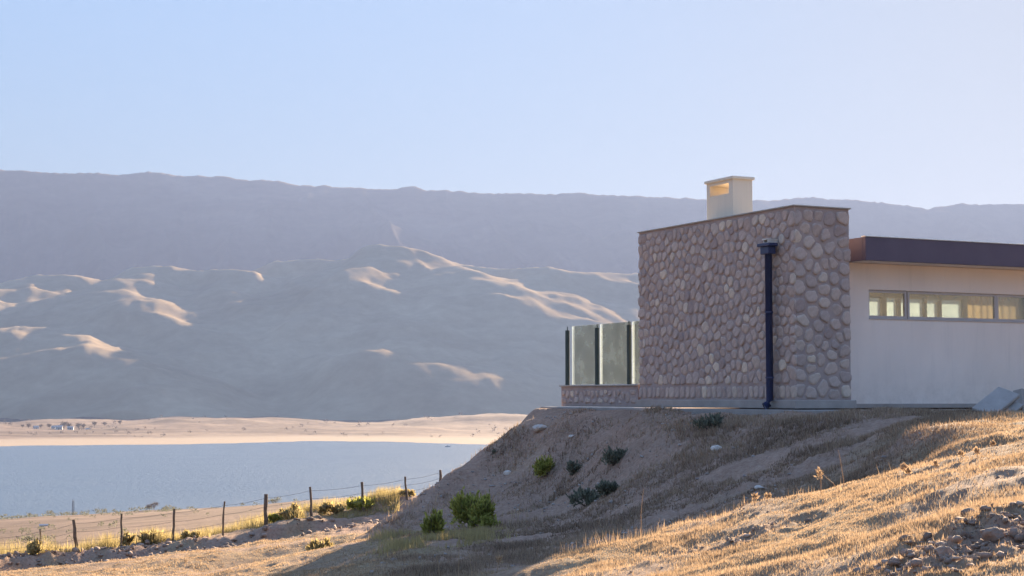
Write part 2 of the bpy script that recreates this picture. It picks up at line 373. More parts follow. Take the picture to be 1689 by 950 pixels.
# mid and far land as table of photo rows by (column, distance)
TU = np.array([-2500., -900, -300, 0, 300, 640, 1000, 1700, 2600, 4200])
TY = np.array([48., 70, 110, 200, 400, 800])
TV = 4 * (np.arange(6)[None, :] == 0) + np.array([[1080,1040,1010,985,960,925],[1010,985,965,945,920,890],[955,950,935,915,890,870],[921,914,904,892,877,861],
               [885,880,872,861,850,842],[850,842,835,829,825,823],[835,830,826,822,819,816],[800,806,810,812,812,811],
               [760,780,795,800,805,806],[740,760,780,790,800,800.]])
def interp2(u, y):
    ly = np.log(np.clip(y, TY[0], TY[-1])); LY = np.log(TY)
    iu = np.clip(np.searchsorted(TU, u) - 1, 0, len(TU) - 2); iy = np.clip(np.searchsorted(LY, ly) - 1, 0, len(TY) - 2)
    fu = np.clip((u - TU[iu]) / (TU[iu+1] - TU[iu]), 0, 1); fy = np.clip((ly - LY[iy]) / (LY[iy+1] - LY[iy]), 0, 1)
    return (TV[iu, iy] * (1-fu) + TV[iu+1, iy] * fu) * (1-fy) + (TV[iu, iy+1] * (1-fu) + TV[iu+1, iy+1] * fu) * fy
LAKE = -60.0
SHU = np.array([-3000., 0, 150, 300, 500, 650, 800, 1000, 3000]); SHV = np.array([737., 735, 732.5, 731, 728.5, 729.5, 732, 730, 728])
def ground_z(x, y, fine=True):
    x = np.asarray(x, float); y = np.asarray(y, float)
    r = np.hypot(x, y); ys = np.maximum(y, 5.0); u = CX + F * x / np.maximum(ys, np.abs(x) * 0.7)
    zn = rbf(np.clip(x, -60, 60), np.clip(y, -60, 90))
    zn = np.where((np.abs(x) > 55) | (y < -50), np.clip(zn, -9, 2), zn)
    # bank in front of the fence
    Yb = np.interp(u, [-300, 0, 150, 300, 450, 560, 640], [37.0, 37.7, 39.4, 40.7, 41.4, 41.6, 41.9]) + 0.55 * vnoise(x * 0.55, x * 0 + 3.3) + 0.25 * vnoise(x * 2.1, y * 0.8, 5)
    hb = HB * (1 - sstep(610, 700, u)) * (0.85 + 0.35 * vnoise(x * 0.7, y * 0.1 + 9, 2))
    zn = zn + hb * sstep(-0.35, 0.4, y - Yb)
    # far land
    yy = np.maximum(y, 48.0); vv = interp2(u, yy)
    dz = sp + (-(vv - CY) / F) * cp; dy = cp - (-(vv - CY) / F) * sp
    zm = dz / dy * yy
    zm = np.where(yy > 800, zm[...] * 0 + (dz / dy * 800) - (yy - 800) * 0.09, zm)
    amp = np.clip(yy / 300, 0, 1)
    zm = zm + amp * (0.9 * fbm(x / 60, y / 90, 4, 11)) + amp * 1.3 * ridged(x / 420, y / 55, 2, 21) * 0.6
    ybw = np.clip((yy - 1400) / 200, 0, 1)
    # far shore
    shv = np.interp(u, SHU, SHV); Yf = -LAKE * F / (shv - HV) + 45 * fbm(x / 210, x * 0 + 6.1, 4, 27)
    t = y - Yf
    zf = LAKE + np.where(t < 0, t * 0.05, np.minimum(t * 0.008, 1.2) + np.clip(t - 150, 0, None) * 0.013)
    kn = sstep(150, 600, t)
    zf = zf + kn * (10 * np.clip(fbm(x / 260, y / 360, 3, 31), -0.25, 1) + 2.0 * fbm(x / 60, y / 90, 3, 41))
    zm = zm * (1 - ybw) + np.clip(zf, LAKE - 25, None) * ybw
    zm = np.maximum(zm, LAKE - 30)
    k = sstep(47, 66, np.where(y > 0, y, 0)); 
    rr = sstep(70, 200, r); k = np.maximum(k, np.where(y < 66, rr, 0))
    z = zn * (1 - k) + zm * k
    if fine:
        # keep the house pad smooth
        la = (x - KX) * AD[0] + (y - KY) * AD[1]; lb = (x - KX) * BD[0] + (y - KY) * BD[1]
        pad = sstep(-2.0, -0.8, la) * sstep(-2.5, -1.0, lb) * sstep(14, 12, la) * sstep(11.5, 10, lb)
        nf = (1 - pad * 0.85) * np.clip(1 - r / 400, 0, 1)
        z = z + nf * (0.035 * fbm(x / 1.4, y / 1.4, 3, 51) + 0.026 * fbm(x / 0.30, y / 0.35, 3, 61))
        near_pad = sstep(-1.4, -0.7, la) * sstep(-2.0, -1.2, lb) * (la < 13) * (lb < 11)
        z = z * (1 - near_pad) + np.minimum(z, GZ - 0.045) * near_pad
        # eroded clods: bottom right soil patch and the mound face
        cl = clod_mask(x, y); z = z + cl * (0.06 * np.clip(ridged(x / 0.22, y / 0.22, 4, 71), -0.5, 2) - 0.02) 
        # furrows in the foreground grass running up the slope
        z = z + 0.022 * sstep(17, 13, y) * sstep(4, 7, y) * np.clip(ridged((x * 0.55 - y * 0.9) / 1.4, (x + y) / 7, 2, 81), -0.5, 2) * (1 - pad)
    return z
def clod_mask(x, y):
    u = CX + F * x / np.maximum(y, 2)
    m1 = np.exp(-(((u - 1660) / 150) ** 2) - ((y - 8.3) / 1.0) ** 2) * (0.7 + 0.5 * fbm(x / 0.8, y / 1.2, 2, 91))
    m1 += 0.8 * np.exp(-(((u - 1480) / 110) ** 2) - ((y - 7.9) / 0.7) ** 2)
    m2 = 0.55 * sstep(17, 19, y) * sstep(33, 28, y) * sstep(640, 760, u) * sstep(1560, 1350, u) * (0.5 + 0.7 * fbm(x / 1.8, y / 1.8, 2, 95))
    m3 = 0.8 * np.exp(-((y - 40) / 2.5) ** 2) * sstep(700, 600, u)
    m4 = 0.6 * np.exp(-(((u - 1180) / 200) ** 2) - ((y - (12.4 - (u - 1180) * 0.001)) / 0.5) ** 2)
    return np.clip(m1 + m2 + m3 + m4, 0, 1.3)
def gz(x, y): return float(ground_z(np.array([x]), np.array([y]))[0])
def grass_mask(x, y):
    u = CX + F * x / np.maximum(y, 2)
    g = 0.80 + 0.55 * fbm(x / 0.9, y / 1.3, 3, 101) - 1.0 * clod_mask(x, y)
    fl = sstep(16.0, 18.5, y) * np.where(y > 25.5, sstep(590, 640, u), sstep(690, 780, u)) * sstep(1620, 1450, u)
    g = g - 0.8 * fl * sstep(20, 24, y) - 0.4 * fl
    return np.clip(g, 0, 1)

# polar sheet round the camera
ang = np.concatenate([np.linspace(-180, -24, 46, endpoint=False), np.linspace(-24, 24, 640, endpoint=False), np.linspace(24, 180, 47)])
rad = np.concatenate([np.geomspace(1.2, 6, 26, endpoint=False), np.geomspace(6, 52, 430, endpoint=False), np.geomspace(52, 1100, 120, endpoint=False), np.geomspace(1100, 1900, 12, endpoint=False), np.geomspace(1900, 4600, 60)])
A_, R_ = np.meshgrid(np.radians(ang), rad)
GX = R_ * np.sin(A_); GY = R_ * np.cos(A_); GZZ = ground_z(GX, GY)
nr, nc = GX.shape
V = np.stack([GX, GY, GZZ], -1).reshape(-1, 3)
V = np.concatenate([V, [[0, 0, gz(0.0, 0.01)]]])
i = np.arange(nr - 1)[:, None] * nc + np.arange(nc - 1)[None, :]
Fq = np.stack([i, i + 1, i + nc + 1, i + nc], -1).reshape(-1, 4)[:, ::-1]
X_, Y_, Z_ = V[:, 0], V[:, 1], V[:, 2]
gm = grass_mask(X_, Y_); far = sstep(48, 110, np.hypot(X_, Y_))
gm = np.clip(gm, 0, 1)
shore = np.where(np.hypot(X_, Y_) > 300, np.exp(-np.clip(Z_ - LAKE, 0, 99) / 1.0), 0) * 0.9
shore = np.where(Y_ > 1500, np.maximum(shore, 0.85 * sstep(-56.0, -58.5, Z_)), shore)
me = mesh_np('ground', V, Fq, 4, True, [M['ground']], {'grass': gm, 'far': far, 'shore': shore})
ground = tagp(link('ground', me), 'dry grassy hillside falling to the lake and the plain beyond', kind='structure')

# lake
lm = MB(); lm.add([(-6000, 300, LAKE), (6000, 300, LAKE), (6000, 2600, LAKE), (-6000, 2600, LAKE)], [(0, 1, 2, 3)])
tagp(lm.build('lake_water', M['water']), 'calm blue grey lake between the hillside and the far plain', kind='structure')

# ------------------------------------------------------------------ hills and mountain range
def grid_faces(nr, nc):
    i = np.arange(nr - 1)[:, None] * nc + np.arange(nc - 1)[None, :]
    return np.stack([i, i + 1, i + nc + 1, i + nc], -1).reshape(-1, 4)
MU = [-2200,-1500,-600,-300,0,60,110,160,205,240,262,300,355,400,430,480,525,600,650,680,700,725,790,860,940,1000,1080,1150,1200,1270,1340,1400,1440,1500,1530,1560,1600,1640,1660,1689,1900,2300,2900,3800]
MV = [330,290,262,270,280,284,286,285,288,286,284,292,291,297,297,305,306,310,312,309,314,315,317,319,319,321,324,328,332,332,327,329,334,338,344,342,336,336,338,335,320,330,340,380]
uu = np.concatenate([np.linspace(-2200, -150, 60, endpoint=False), np.linspace(-150, 1850, 520, endpoint=False), np.linspace(1850, 3800, 60)])
tt = np.concatenate([np.linspace(0, 1, 80), np.linspace(1.03, 1.6, 12)])
U, T = np.meshgrid(uu, tt)
vl = np.interp(U, MU, MV); vc = vl + 2.2 * ridged(U / 45, U * 0 + 1.5, 4, 5) - 1.5 + 0.9 * vnoise(U / 6, U * 0, 8)
Yc = 9000 + 160 * vnoise(U / 260, U * 0 + 4, 2)
_, _, zc = atn(U, vc, Yc); _, _, zl = atn(U, vl, Yc); _, _, zs0 = atn(U, np.interp(U, [-2200, -600, 0, 600, 1100, 1700, 3800], [330, 262, 282, 310, 325, 336, 380]), Yc)
Yb = 5700.0
S = np.clip(T, 0, 1)
prof = 0.55 * S + 0.45 * S ** 1.7
Yw = Yb + (Yc - Yb) * T
Xw = (U - CX) / F * Yw
zw = 60 + (zs0 - 60) * prof + (zl - zs0) * S ** 3 + (zc - zl) * S ** 18
gul = ridged(Xw / 900 + 0.2 * Yw / 900, Yw / 2600, 5, 15)
zw = zw + np.where(T <= 1, 135 * (gul - 0.6) * np.sin(np.pi * S) ** 0.8, -(T - 1) * 1500)
me = mesh_np('mountain_range', np.stack([Xw, Yw, zw], -1).reshape(-1, 3), grid_faces(*Xw.shape), 4, True, [M['mount']])
tagp(link('mountain_range', me), 'long hazy blue mountain range with a jagged crest along the skyline', kind='structure')

RG = [
 [(-1500,480,5200),(-300,470,5000),(0,470,5000),(45,458,4900),(90,457,4850),(140,470,4950),(215,443,4900),(265,445,4850),(330,453,4800),(390,450,4750),(450,482,4650),(520,540,4450)],
 [(430,458,5100),(490,432,5000),(560,432,4950),(610,409,4800),(640,406,4750),(700,420,4800),(770,432,4850),(860,436,4800),(920,440,4700),(980,450,4800),(1060,452,5000),(1200,445,5000),(1400,440,5000),(1700,430,5100),(2600,420,5400)],
 [(50,457,4880),(30,476,4650),(0,505,4420),(-60,565,4100),(-100,620,3850)],
 [(240,443,4880),(205,463,4650),(160,488,4450),(115,530,4200),(70,600,3880)],
 [(160,488,4450),(240,498,4330),(345,548,4050),(400,605,3830)],
 [(60,535,3980),(110,553,3860),(170,573,3750),(215,590,3650),(272,628,3500),(300,690,3380)],
 [(390,450,4780),(355,480,4550),(310,535,4250),(330,600,3950)],
 [(450,478,4700),(455,530,4350),(430,600,3950)],
 [(560,432,4950),(525,470,4620),(480,540,4230),(470,610,3900)],
 [(640,406,4800),(600,440,4560),(550,505,4230),(560,600,3850)],
 [(700,422,4780),(770,445,4600),(700,464,4430),(650,520,4180),(640,600,3880)],
 [(770,445,4600),(795,484,4330),(835,540,4080),(870,630,3750)],
 [(670,530,3980),(690,550,3880),(712,578,3780),(745,640,3560),(757,690,3400)],
 [(900,440,4750),(860,480,4480),(800,560,4100)],
 [(980,450,4800),(910,490,4480),(870,508,4330),(1000,530,4180),(1060,545,4080),(1200,600,3800)],
 [(-300,470,5000),(-350,560,4400),(-250,640,3800)],
 [(1400,440,5000),(1350,520,4400),(1450,620,3800)],
]
hu = np.linspace(-1500, 2600, 680); hy = np.linspace(3250, 5900, 180)
U, Yw = np.meshgrid(hu, hy); Xw = (U - CX) / F * Yw
wx = Xw + 45 * fbm(Xw / 260, Yw / 260, 3, 33); wy = Yw + 60 * fbm(Xw / 300, Yw / 300, 3, 37)
best = np.full(Xw.shape, -60.0); kk = 11.0; acc = np.zeros(Xw.shape)
for ri, rg in enumerate(RG):
    RR = 90 if ri < 2 else 90
    SLP = 1.35 if ri < 2 else 0.47
    P = [at(*p) for p in rg]
    bz = np.full(Xw.shape, -400.0)
    for (x0, y0, z0), (x1, y1, z1) in zip(P[:-1], P[1:]):
        dx, dy = x1 - x0, y1 - y0; t = np.clip(((wx - x0) * dx + (wy - y0) * dy) / (dx * dx + dy * dy), 0, 1)
        d = np.hypot(wx - x0 - t * dx, wy - y0 - t * dy)
        bz = np.maximum(bz, z0 + t * (z1 - z0) - (np.sqrt(d * d + RR ** 2) - RR) * SLP)
    acc = acc + np.exp(np.clip(bz / kk, -30, 60))
base_y = 3860 + 110 * fbm(Xw / 500, Xw * 0 + 2.2, 3, 53)
base = -62 + 0.36 * np.clip(Yw - base_y, 0, 620) + 30 * sstep(0, 500, Yw - base_y) * ridged(Xw / 380 + Yw / 900, Yw / 1500, 3, 57)
acc = acc + np.exp(np.clip(base / kk, -30, 60))
zh = kk * np.log(acc + np.exp(-62 / kk))
rise = np.clip((zh + 60) / 120, 0, 1)
zh = zh + rise * (9 * (ridged(Xw / 190 + Yw / 800, Yw / 420, 5, 43) - 0.5) + 1.5 * fbm(Xw / 70, Yw / 70, 3, 47))
zh = np.maximum(zh, -62 - 0 * Xw) + 0.0
zh[0] = -75
me = mesh_np('hills', np.stack([Xw, Yw, zh], -1).reshape(-1, 3), grid_faces(*Xw.shape), 4, True, [M['hill']])
tagp(link('hills', me), 'bare rounded foothills with sunlit tops below the mountain range', kind='structure')

# ------------------------------------------------------------------ haze (closed box of even air round everything)
def haze():
    m = bpy.data.materials.new('haze_air'); m.use_nodes = True; nt = m.node_tree; nt.nodes.clear()
    o = nt.nodes.new('ShaderNodeOutputMaterial'); p = nt.nodes.new('ShaderNodeVolumePrincipled')
    p.inputs['Density'].default_value = HAZE; p.inputs['Color'].default_value = HCOL; p.inputs['Anisotropy'].default_value = 0.3
    p.inputs['Density Attribute'].default_value = ''
    nt.links.new(p.outputs[0], o.inputs['Volume'])
    b = MB().box(-9000, 14000, -5000, 13500, -95, 1440)
    tagp(b.build('haze', m), 'pale blue haze filling the valley air', kind='stuff')
HAZE = 0.72e-4; HCOL = (0.165, 0.22, 0.375, 1)
haze()

# ------------------------------------------------------------------ stone facing generator
def relax_cells(W, H, pw, ph, seed, iters=6, soldier=0.0):
    """convex Voronoi cells filling a W x H panel -> list of polygons"""
    r = random.Random(seed)
    npt = int(W * (H - soldier) / (pw * ph)); pts = []
    for k in range(npt):                                   # best-candidate scatter
        best = None
        for c in range(12):
            q = (r.uniform(.04, W - .04), r.uniform(soldier + .04, H - .04))
            d = min([((q[0]-p[0]) / pw) ** 2 + ((q[1]-p[1]) / ph) ** 2 for p in pts], default=9)
            if best is None or d > best[0]: best = (d, q)
        pts.append(best[1])
    def cells(pts):
        out = []
        g = {}
        cs = max(pw, ph) * 1.6
        for k, p in enumerate(pts): g.setdefault((int(p[0] / cs), int(p[1] / cs)), []).append(k)
        for k, (x, y) in enumerate(pts):
            poly = [(0, soldier), (W, soldier), (W, H), (0, H)]
            gx, gy = int(x / cs), int(y / cs)
            for ax in (-2, -1, 0, 1, 2):
                for ay in (-2, -1, 0, 1, 2):
                    for q in g.get((gx + ax, gy + ay), ()):
                        if q == k: continue
                        px, py = pts[q]; mx, my = (x + px) / 2, (y + py) / 2; nx, ny = px - x, py - y
                        new = []; L = len(poly)
                        for i in range(L):
                            a = poly[i]; b = poly[(i + 1) % L]
                            da = (a[0]-mx)*nx + (a[1]-my)*ny; db = (b[0]-mx)*nx + (b[1]-my)*ny
                            if da <= 0: new.append(a)
                            if da * db < 0:
                                t = da / (da - db); new.append((a[0] + t*(b[0]-a[0]), a[1] + t*(b[1]-a[1])))
                        poly = new
                        if not poly: break
            out.append(poly)
        return out
    for it in range(iters):
        cl = cells(pts); 
        if it < iters - 1:
            npts = []
            for p, c in zip(pts, cl):
                if len(c) < 3: npts.append(p); continue
                cx = sum(q[0] for q in c) / len(c); cy = sum(q[1] for q in c) / len(c)
                k = 0.55; npts.append((p[0] + k*(cx-p[0]), p[1] + k*(cy-p[1])))
            pts = npts
    res = [c for c in cells(pts) if len(c) >= 3]
    if soldier > 0:
        x = 0
        while x < W - 0.06:
            cw = min(W - x, r.uniform(0.13, 0.2))
            if W - x - cw < 0.07: cw = W - x
            res.append([(x, 0), (x + cw, 0), (x + cw + r.uniform(-.01, .01), soldier), (x + r.uniform(-.01, .01), soldier)]); x += cw
    return res
def stone_mesh(poly, joint, depth, n=12, rnd=None):
    """rounded cobble outline inside a cell; returns local (x, y, out) vertices, faces"""
    cx = sum(p[0] for p in poly) / len(poly); cy = sum(p[1] for p in poly) / len(poly)
    ring = []; ph = rnd.random() * 6.28
    mean = 0; rr = []
    for k in range(n):
        t = ph + 2 * math.pi * k / n; dx, dy = math.cos(t), math.sin(t); best = 9
        L = len(poly)
        for i in range(L):
            ax, ay = poly[i]; bx, by = poly[(i+1) % L]; ex, ey = bx - ax, by - ay
            den = dx * ey - dy * ex
            if abs(den) < 1e-9: continue
            s = ((ax - cx) * ey - (ay - cy) * ex) / den
            if s > 0: best = min(best, s)
        rr.append(best)
    ms = min(rr)
    out = []
    for k in range(n):
        s = (rr[k-1] + 2 * rr[k] + rr[(k+1) % n]) / 4
        s = min(s, rr[k] - 0.2 * joint) if rr[k] < s else s
        s = max(0.02, min(s, ms * 1.75) - joint * rnd.uniform(0.7, 1.35)); out.append(s)
    vs = []
    tx, ty = rnd.uniform(-.25, .25), rnd.uniform(-.25, .25)
    for f, o in ((1.0, -0.012), (0.95, depth * 0.8), (0.66, depth)):
        for k in range(n):
            t = ph + 2 * math.pi * k / n; s = out[k] * f
            x, y = math.cos(t) * s, math.sin(t) * s
            oo = o + (tx * x + ty * y) * (0.6 if o > 0 else 0) + (rnd.uniform(-.003, .003) if o > 0 else 0)
            vs.append((cx + x, cy + y, oo))
    fs = []
    for j in range(2):
        for k in range(n): fs.append((j*n+k, j*n+(k+1) % n, (j+1)*n+(k+1) % n, (j+1)*n+k))
    fs.append(tuple(2*n + k for k in range(n)))
    area = 0.5 * abs(sum(poly[i][0]*poly[(i+1) % len(poly)][1] - poly[(i+1) % len(poly)][0]*poly[i][1] for i in range(len(poly))))
    return vs, fs, (cx, cy), area
def face_stones(parent, specs, limit=300):
    """specs: (cells, mapping(x,y,out)->local, joint, depth, weight). biggest become objects, rest one stuff part"""
    items = []; rnd = random.Random(11)
    for cells, fmap, joint, depth, wt in specs:
        for c in cells:
            vs, fs, cen, area = stone_mesh(c, joint * rnd.uniform(.8, 1.3), depth * rnd.uniform(.7, 1.25), rnd=rnd)
            tint = min(1, max(0, rnd.gauss(0.45, 0.2))) if rnd.random() > 0.07 else rnd.uniform(0.85, 1.0)
            items.append((area * wt, [fmap(*v) for v in vs], fs, tint, fmap(cen[0], cen[1], 0)))
    items.sort(key=lambda q: -q[0])
    for area, vs, fs, tint, cen in items[:limit]:
        mb = MB(); mb.add([(v[0]-cen[0], v[1]-cen[1], v[2]-cen[2]) for v in vs], fs, tint)
        mb.build('stone', M['stone'], parent, smooth=True, loc=cen)
    if items[limit:]:
        mb = MB()
        for area, vs, fs, tint, cen in items[limit:]: mb.add(vs, fs, tint)
        o = mb.build('small_stones', M['stone'], parent, smooth=True); o['kind'] = 'stuff'

# ------------------------------------------------------------------ the house
house = empty('house', (KX, KY, GZ), HROT, 'hilltop house with a windowless cobblestone end wall, white wing and low dark flat roof', 'house')
ZT = 3.17 - GZ; PL = 0.14; LW, LL = 1.19, 5.11
core = MB().box(0.035, LW - 0.035, 0.035, LL - 0.035, PL, ZT - 0.013).build('stone_wall', M['mortar'], house)
left_cells = relax_cells(LL, ZT - PL - 0.05, 0.18, 0.20, 5, 4, soldier=0.25)
right_cells = relax_cells(LW, ZT - PL - 0.05, 0.25, 0.22, 9, 4)
back_cells = relax_cells(LW, ZT - PL - 0.05, 0.3, 0.3, 12, 4)
face_stones(core, [
    (left_cells, lambda x, y, o: (0.032 - o, x, PL + 0.01 + y), 0.013, 0.013, 0.6),
    (right_cells, lambda x, y, o: (x, 0.032 - o, PL + 0.01 + y), 0.017, 0.014, 1.0)], 300)
MB().box(-0.035, LW + 0.03, -0.035, LL + 0.03, 0.0, PL, 0.012).build('plinth', M['concrete'], house)
MB().box(0.004, LW - 0.004, 0.004, LL - 0.004, ZT - 0.012, ZT + 0.012, 0.006).build('coping', M['coping'], house)
# chimney
CA0, CA1 = 0.40, 0.82; CB0 = 2.38; CB1 = CB0 + 0.86; CZ = 3.97 - GZ
ch = MB(); z1 = CZ - 0.30
ch.box(CA0, CA1, CB0, CB1, ZT + 0.012, z1)
ch.box(CA0, CA1, CB0, CB0 + 0.13, z1, CZ - 0.055); ch.box(CA0, CA1, CB1 - 0.1, CB1, z1, CZ - 0.055)
ch.box(CA0, CA1, CB0 + 0.13, CB1 - 0.1, CZ - 0.11, CZ - 0.055)
cho = ch.build('chimney', M['cream'], house)
MB().box(CA0 - 0.035, CA1 + 0.035, CB0 - 0.035, CB1 + 0.035, CZ - 0.055, CZ, 0.012).build('chimney_cap', M['cream'], cho)
# downpipe on the left face
DB = 0.57; DA = -0.115; dz0 = 0.02; zh_ = at(1278, 417, KY + DB * BD[1])[2] - GZ; zp = at(1278, 402, KY + DB * BD[1])[2] - GZ
dp = MB().tube([(DA, DB, zh_ - 0.02), (DA, DB, 0.13), (DA - 0.015, DB + 0.01, 0.08), (DA - 0.09, DB + 0.03, 0.035)], 0.062, 20).build('downpipe', M['pipe'], house, smooth=True)
MB().box(DA - 0.085, DA + 0.07, DB - 0.12, DB + 0.12, zh_ - 0.03, zh_ + 0.10, 0.012).build('hopper', M['pipe'], dp)
MB().box(DA - 0.115, DA + 0.08, DB - 0.17, DB + 0.17, zh_ + 0.10, zp + 0.0, 0.01).build('hopper_rim', M['pipe'], dp)
ou = MB(); ou.box(DA - 0.06, 0.03, DB - 0.075, DB + 0.05, zp + 0.0, zp + 0.012); ou.box(DA - 0.06, 0.03, DB - 0.075, DB - 0.06, zp + 0.012, zp + 0.055); ou.box(DA - 0.06, 0.03, DB + 0.035, DB + 0.05, zp + 0.012, zp + 0.055)
ou.box(DA - 0.09, 0.03, DB - 0.08, DB + 0.055, zp + 0.055, zp + 0.075)
ou.build('outlet_spout', M['galv'], dp)
for zz in (0.5, 1.6): MB().tube([(DA, DB, zz), (DA, DB, zz + 0.03)], 0.072, 20).build('pipe_collar', M['pipe'], dp, smooth=False)

# white wing
WB = 0.60; WE = 11.0; WD = 6.4; FT = 2.71 - GZ; FBm = 2.31 - GZ; A0 = LW - 0.03; RA = loc_a(1430, 0.02)
WA0 = loc_a(1434, WB); WZ0 = 1.365 - GZ; WZ1 = 1.86 - GZ; WA1 = 8.6; TH = 0.16
wm = MB()
wm.box(A0, WE, WB, WB + TH, 0.06, WZ0); wm.box(A0, WE, WB, WB + TH, WZ1, FBm)
wm.box(A0, WA0, WB, WB + TH, WZ0, WZ1); wm.box(WA1, WE, WB, WB + TH, WZ0, WZ1)
wm.box(WE - TH, WE, WB + TH, WD, 0.06, FBm)                               # far end
wm.build('wall', M['white'], house)
MB().box(A0 + 0.01, WE + 0.02, WB - 0.03, WB + 0.05, 0.0, 0.075, 0.006).build('wall_base', M['concrete'], house)
MB().box(RA, WE + 0.5, 0.02, 0.10, FBm - 0.0, FT, 0.006).build('fascia', M['fascia'], house)
MB().box(RA, RA + 0.06, 0.103, WD + 0.6, FBm + 0.004, FT - 0.004, 0.0).build('fascia', M['fascia'], house)
MB().box(RA + 0.063, WE + 0.48, 0.103, WD + 0.55, FBm + 0.006, FBm + 0.16).build('soffit', M['white'], house)
MB().box(RA + 0.063, WE + 0.48, 0.103, WD + 0.55, FBm + 0.163, FT - 0.03).build('roof', M['fascia'], house)
MB().box(RA - 0.012, WE + 0.51, 0.006, 0.125, FT + 0.001, FT + 0.018, 0.004).build('roof_trim', M['galv'], house)
MB().box(A0 + 0.02, WE - TH - 0.01, WB + TH + 0.003, WD + 0.6, 0.0, 0.09).build('floor', M['floor'], house)
# strip window
def window(a0, a1, panes):
    wnd = MB(); t = 0.045
    y0, y1 = WB + 0.045, WB + 0.095
    wnd.box(a0, a1, y0, y1, WZ0 + 0.002, WZ0 + t); wnd.box(a0, a1, y0, y1, WZ1 - t, WZ1 - 0.002)
    wnd.box(a0, a0 + t, y0, y1, WZ0 + t, WZ1 - t); wnd.box(a1 - t, a1, y0, y1, WZ0 + t, WZ1 - t)
    for m in panes: wnd.box(m - 0.018, m + 0.018, y0 + 0.004, y1 - 0.004, WZ0 + t, WZ1 - t)
    o = wnd.build('window', M['alu'], house)
    ed = [a0 + t] + [v for m in panes for v in (m - 0.018, m + 0.018)] + [a1 - t]
    for k in range(0, len(ed), 2):
        MB().box(ed[k], ed[k+1], y0 + 0.02, y0 + 0.026, WZ0 + t, WZ1 - t).build('pane', M['wglass'], o)
la = lambda u: loc_a(u, WB)
window(WA0 + 0.003, la(1500) - 0.01, [])
window(la(1500) + 0.01, la(1647.5), [])
window(la(1647.5) + 0.003, la(1647.5) + 1.75, [])
window(la(1647.5) + 1.76, WA1 - 0.003, [])
MB().box(WA0 + 0.0, WA1, WB - 0.02, WB + 0.04, WZ0 - 0.02, WZ0 + 0.0015, 0.003).build('sill', M['alu'], house)
# rear glazing with tan posts seen through the strip window
BB = WD - 0.12
def rb(u): return loc_a(u, BB)
for u0, u1 in [(1455, 1463.5), (1481.5, 1487), (1524.5, 1530), (1548.5, 1554.5), (1588.5, 1597)]:
    MB().box(rb(u0), rb(u1), BB, BB + 0.12, 0.09, FBm).build('column', M['tan'], house)
def curtain(a0, a1):
    n = int((a1 - a0) / 0.03); mb = MB(); V = []; Fc = []
    for k in range(n + 1):
        a = a0 + (a1 - a0) * k / n; y = BB + 0.04 + 0.02 * math.sin(k * 0.9) + 0.012 * math.sin(k * 0.37)
        V += [(a, y, 0.12), (a, y, FBm - 0.01)]
    for k in range(n): Fc.append((2*k, 2*k+2, 2*k+3, 2*k+1))
    mb.add(V, Fc).build('curtain', M['curtain'], house, smooth=True)
curtain(rb(1597) + 0.003, WE - TH - 0.01)
MB().box(A0 + 0.02, rb(1588.4), BB + 0.003, BB + 0.117, 2.35, FBm).build('lintel', M['tan'], house)
for u0, u1 in [(1340, 1455), (1463.5, 1481.5), (1487, 1524.5), (1530, 1548.5), (1554.5, 1588.5)]:
    MB().box(rb(u0) + 0.003, rb(u1) - 0.003, BB + 0.05, BB + 0.056, 0.09, 2.35).build('rear_pane', M['rglass'], house)

# concrete apron round the house
ap = MB(); ap.box(-0.31, LW + 3.6, -0.95, -0.036, -0.25, -0.018, 0.01); ap.box(-0.31, -0.036, -0.036, 8.6, -0.25, -0.016, 0.01)
tagp(link('pavement', ap.mesh('pavement', M['concrete']), None, loc=(KX, KY, GZ), rot=(0, 0, HROT)), 'narrow concrete apron at the foot of the house', kind='structure')

# low terrace wall and glass railing
tw = empty('terrace_wall', hw(0, LL + 0.05, GZ), HROT, 'low stone-faced terrace wall running left from the cobblestone block', 'wall')
TL = 3.16; THT = at(1000, 637, 33)[2] - GZ
twc = MB().box(0.035, 0.30, 0.0, TL, 0.0, THT, 0.008).build('wall_core', M['mortar'], tw)
tcell = relax_cells(TL - 0.06, THT - 0.09, 0.2, 0.17, 21, 4)
face_stones(tw, [(tcell, lambda x, y, o: (0.033 - o, x + 0.03, 0.04 + y), 0.028, 0.016, 1.0)], 300)
MB().box(0.0, 0.33, -0.0, TL + 0.03, THT, THT + 0.03, 0.006).build('coping', M['coping'], tw)
gr = empty('glass_railing', hw(0.15, LL + 0.05, GZ + THT + 0.03), HROT, 'tall greenish glass windbreak between dark posts on the terrace wall', 'railing')
PB = [5.68, 6.97, 8.25]
def bz(b, v, off=0.15):
    p = hw(off, b); return at(0, v, p[1])[2]
for b, vt in zip(PB, (536, 541, 545)):
    h = bz(b, vt) - (GZ + THT + 0.03)
    pm = MB().tube([(0, b - LL - 0.05, 0), (0, b - LL - 0.05, h)], 0.047, 16)
    po = pm.build('post', M['post'], gr, smooth=False)
    MB().box(-0.008, 0.008, b - LL - 0.05 - 0.006, b - LL - 0.05 + 0.006, h, h + 0.08).build('clamp', M['post'], po)
edges = [LL + 0.07, 5.68 - 0.03, 5.68 + 0.03, 6.97 - 0.03, 6.97 + 0.03, 8.25 - 0.10]
for k in range(0, 6, 2):
    b0, b1 = edges[k] - LL - 0.05, edges[k+1] - LL - 0.05
    h = bz(6.5, 533) - (GZ + THT + 0.03)
    MB().box(0.055, 0.067, b0, b1, 0.012, h, 0.002).build('pane', M['glass'], gr)
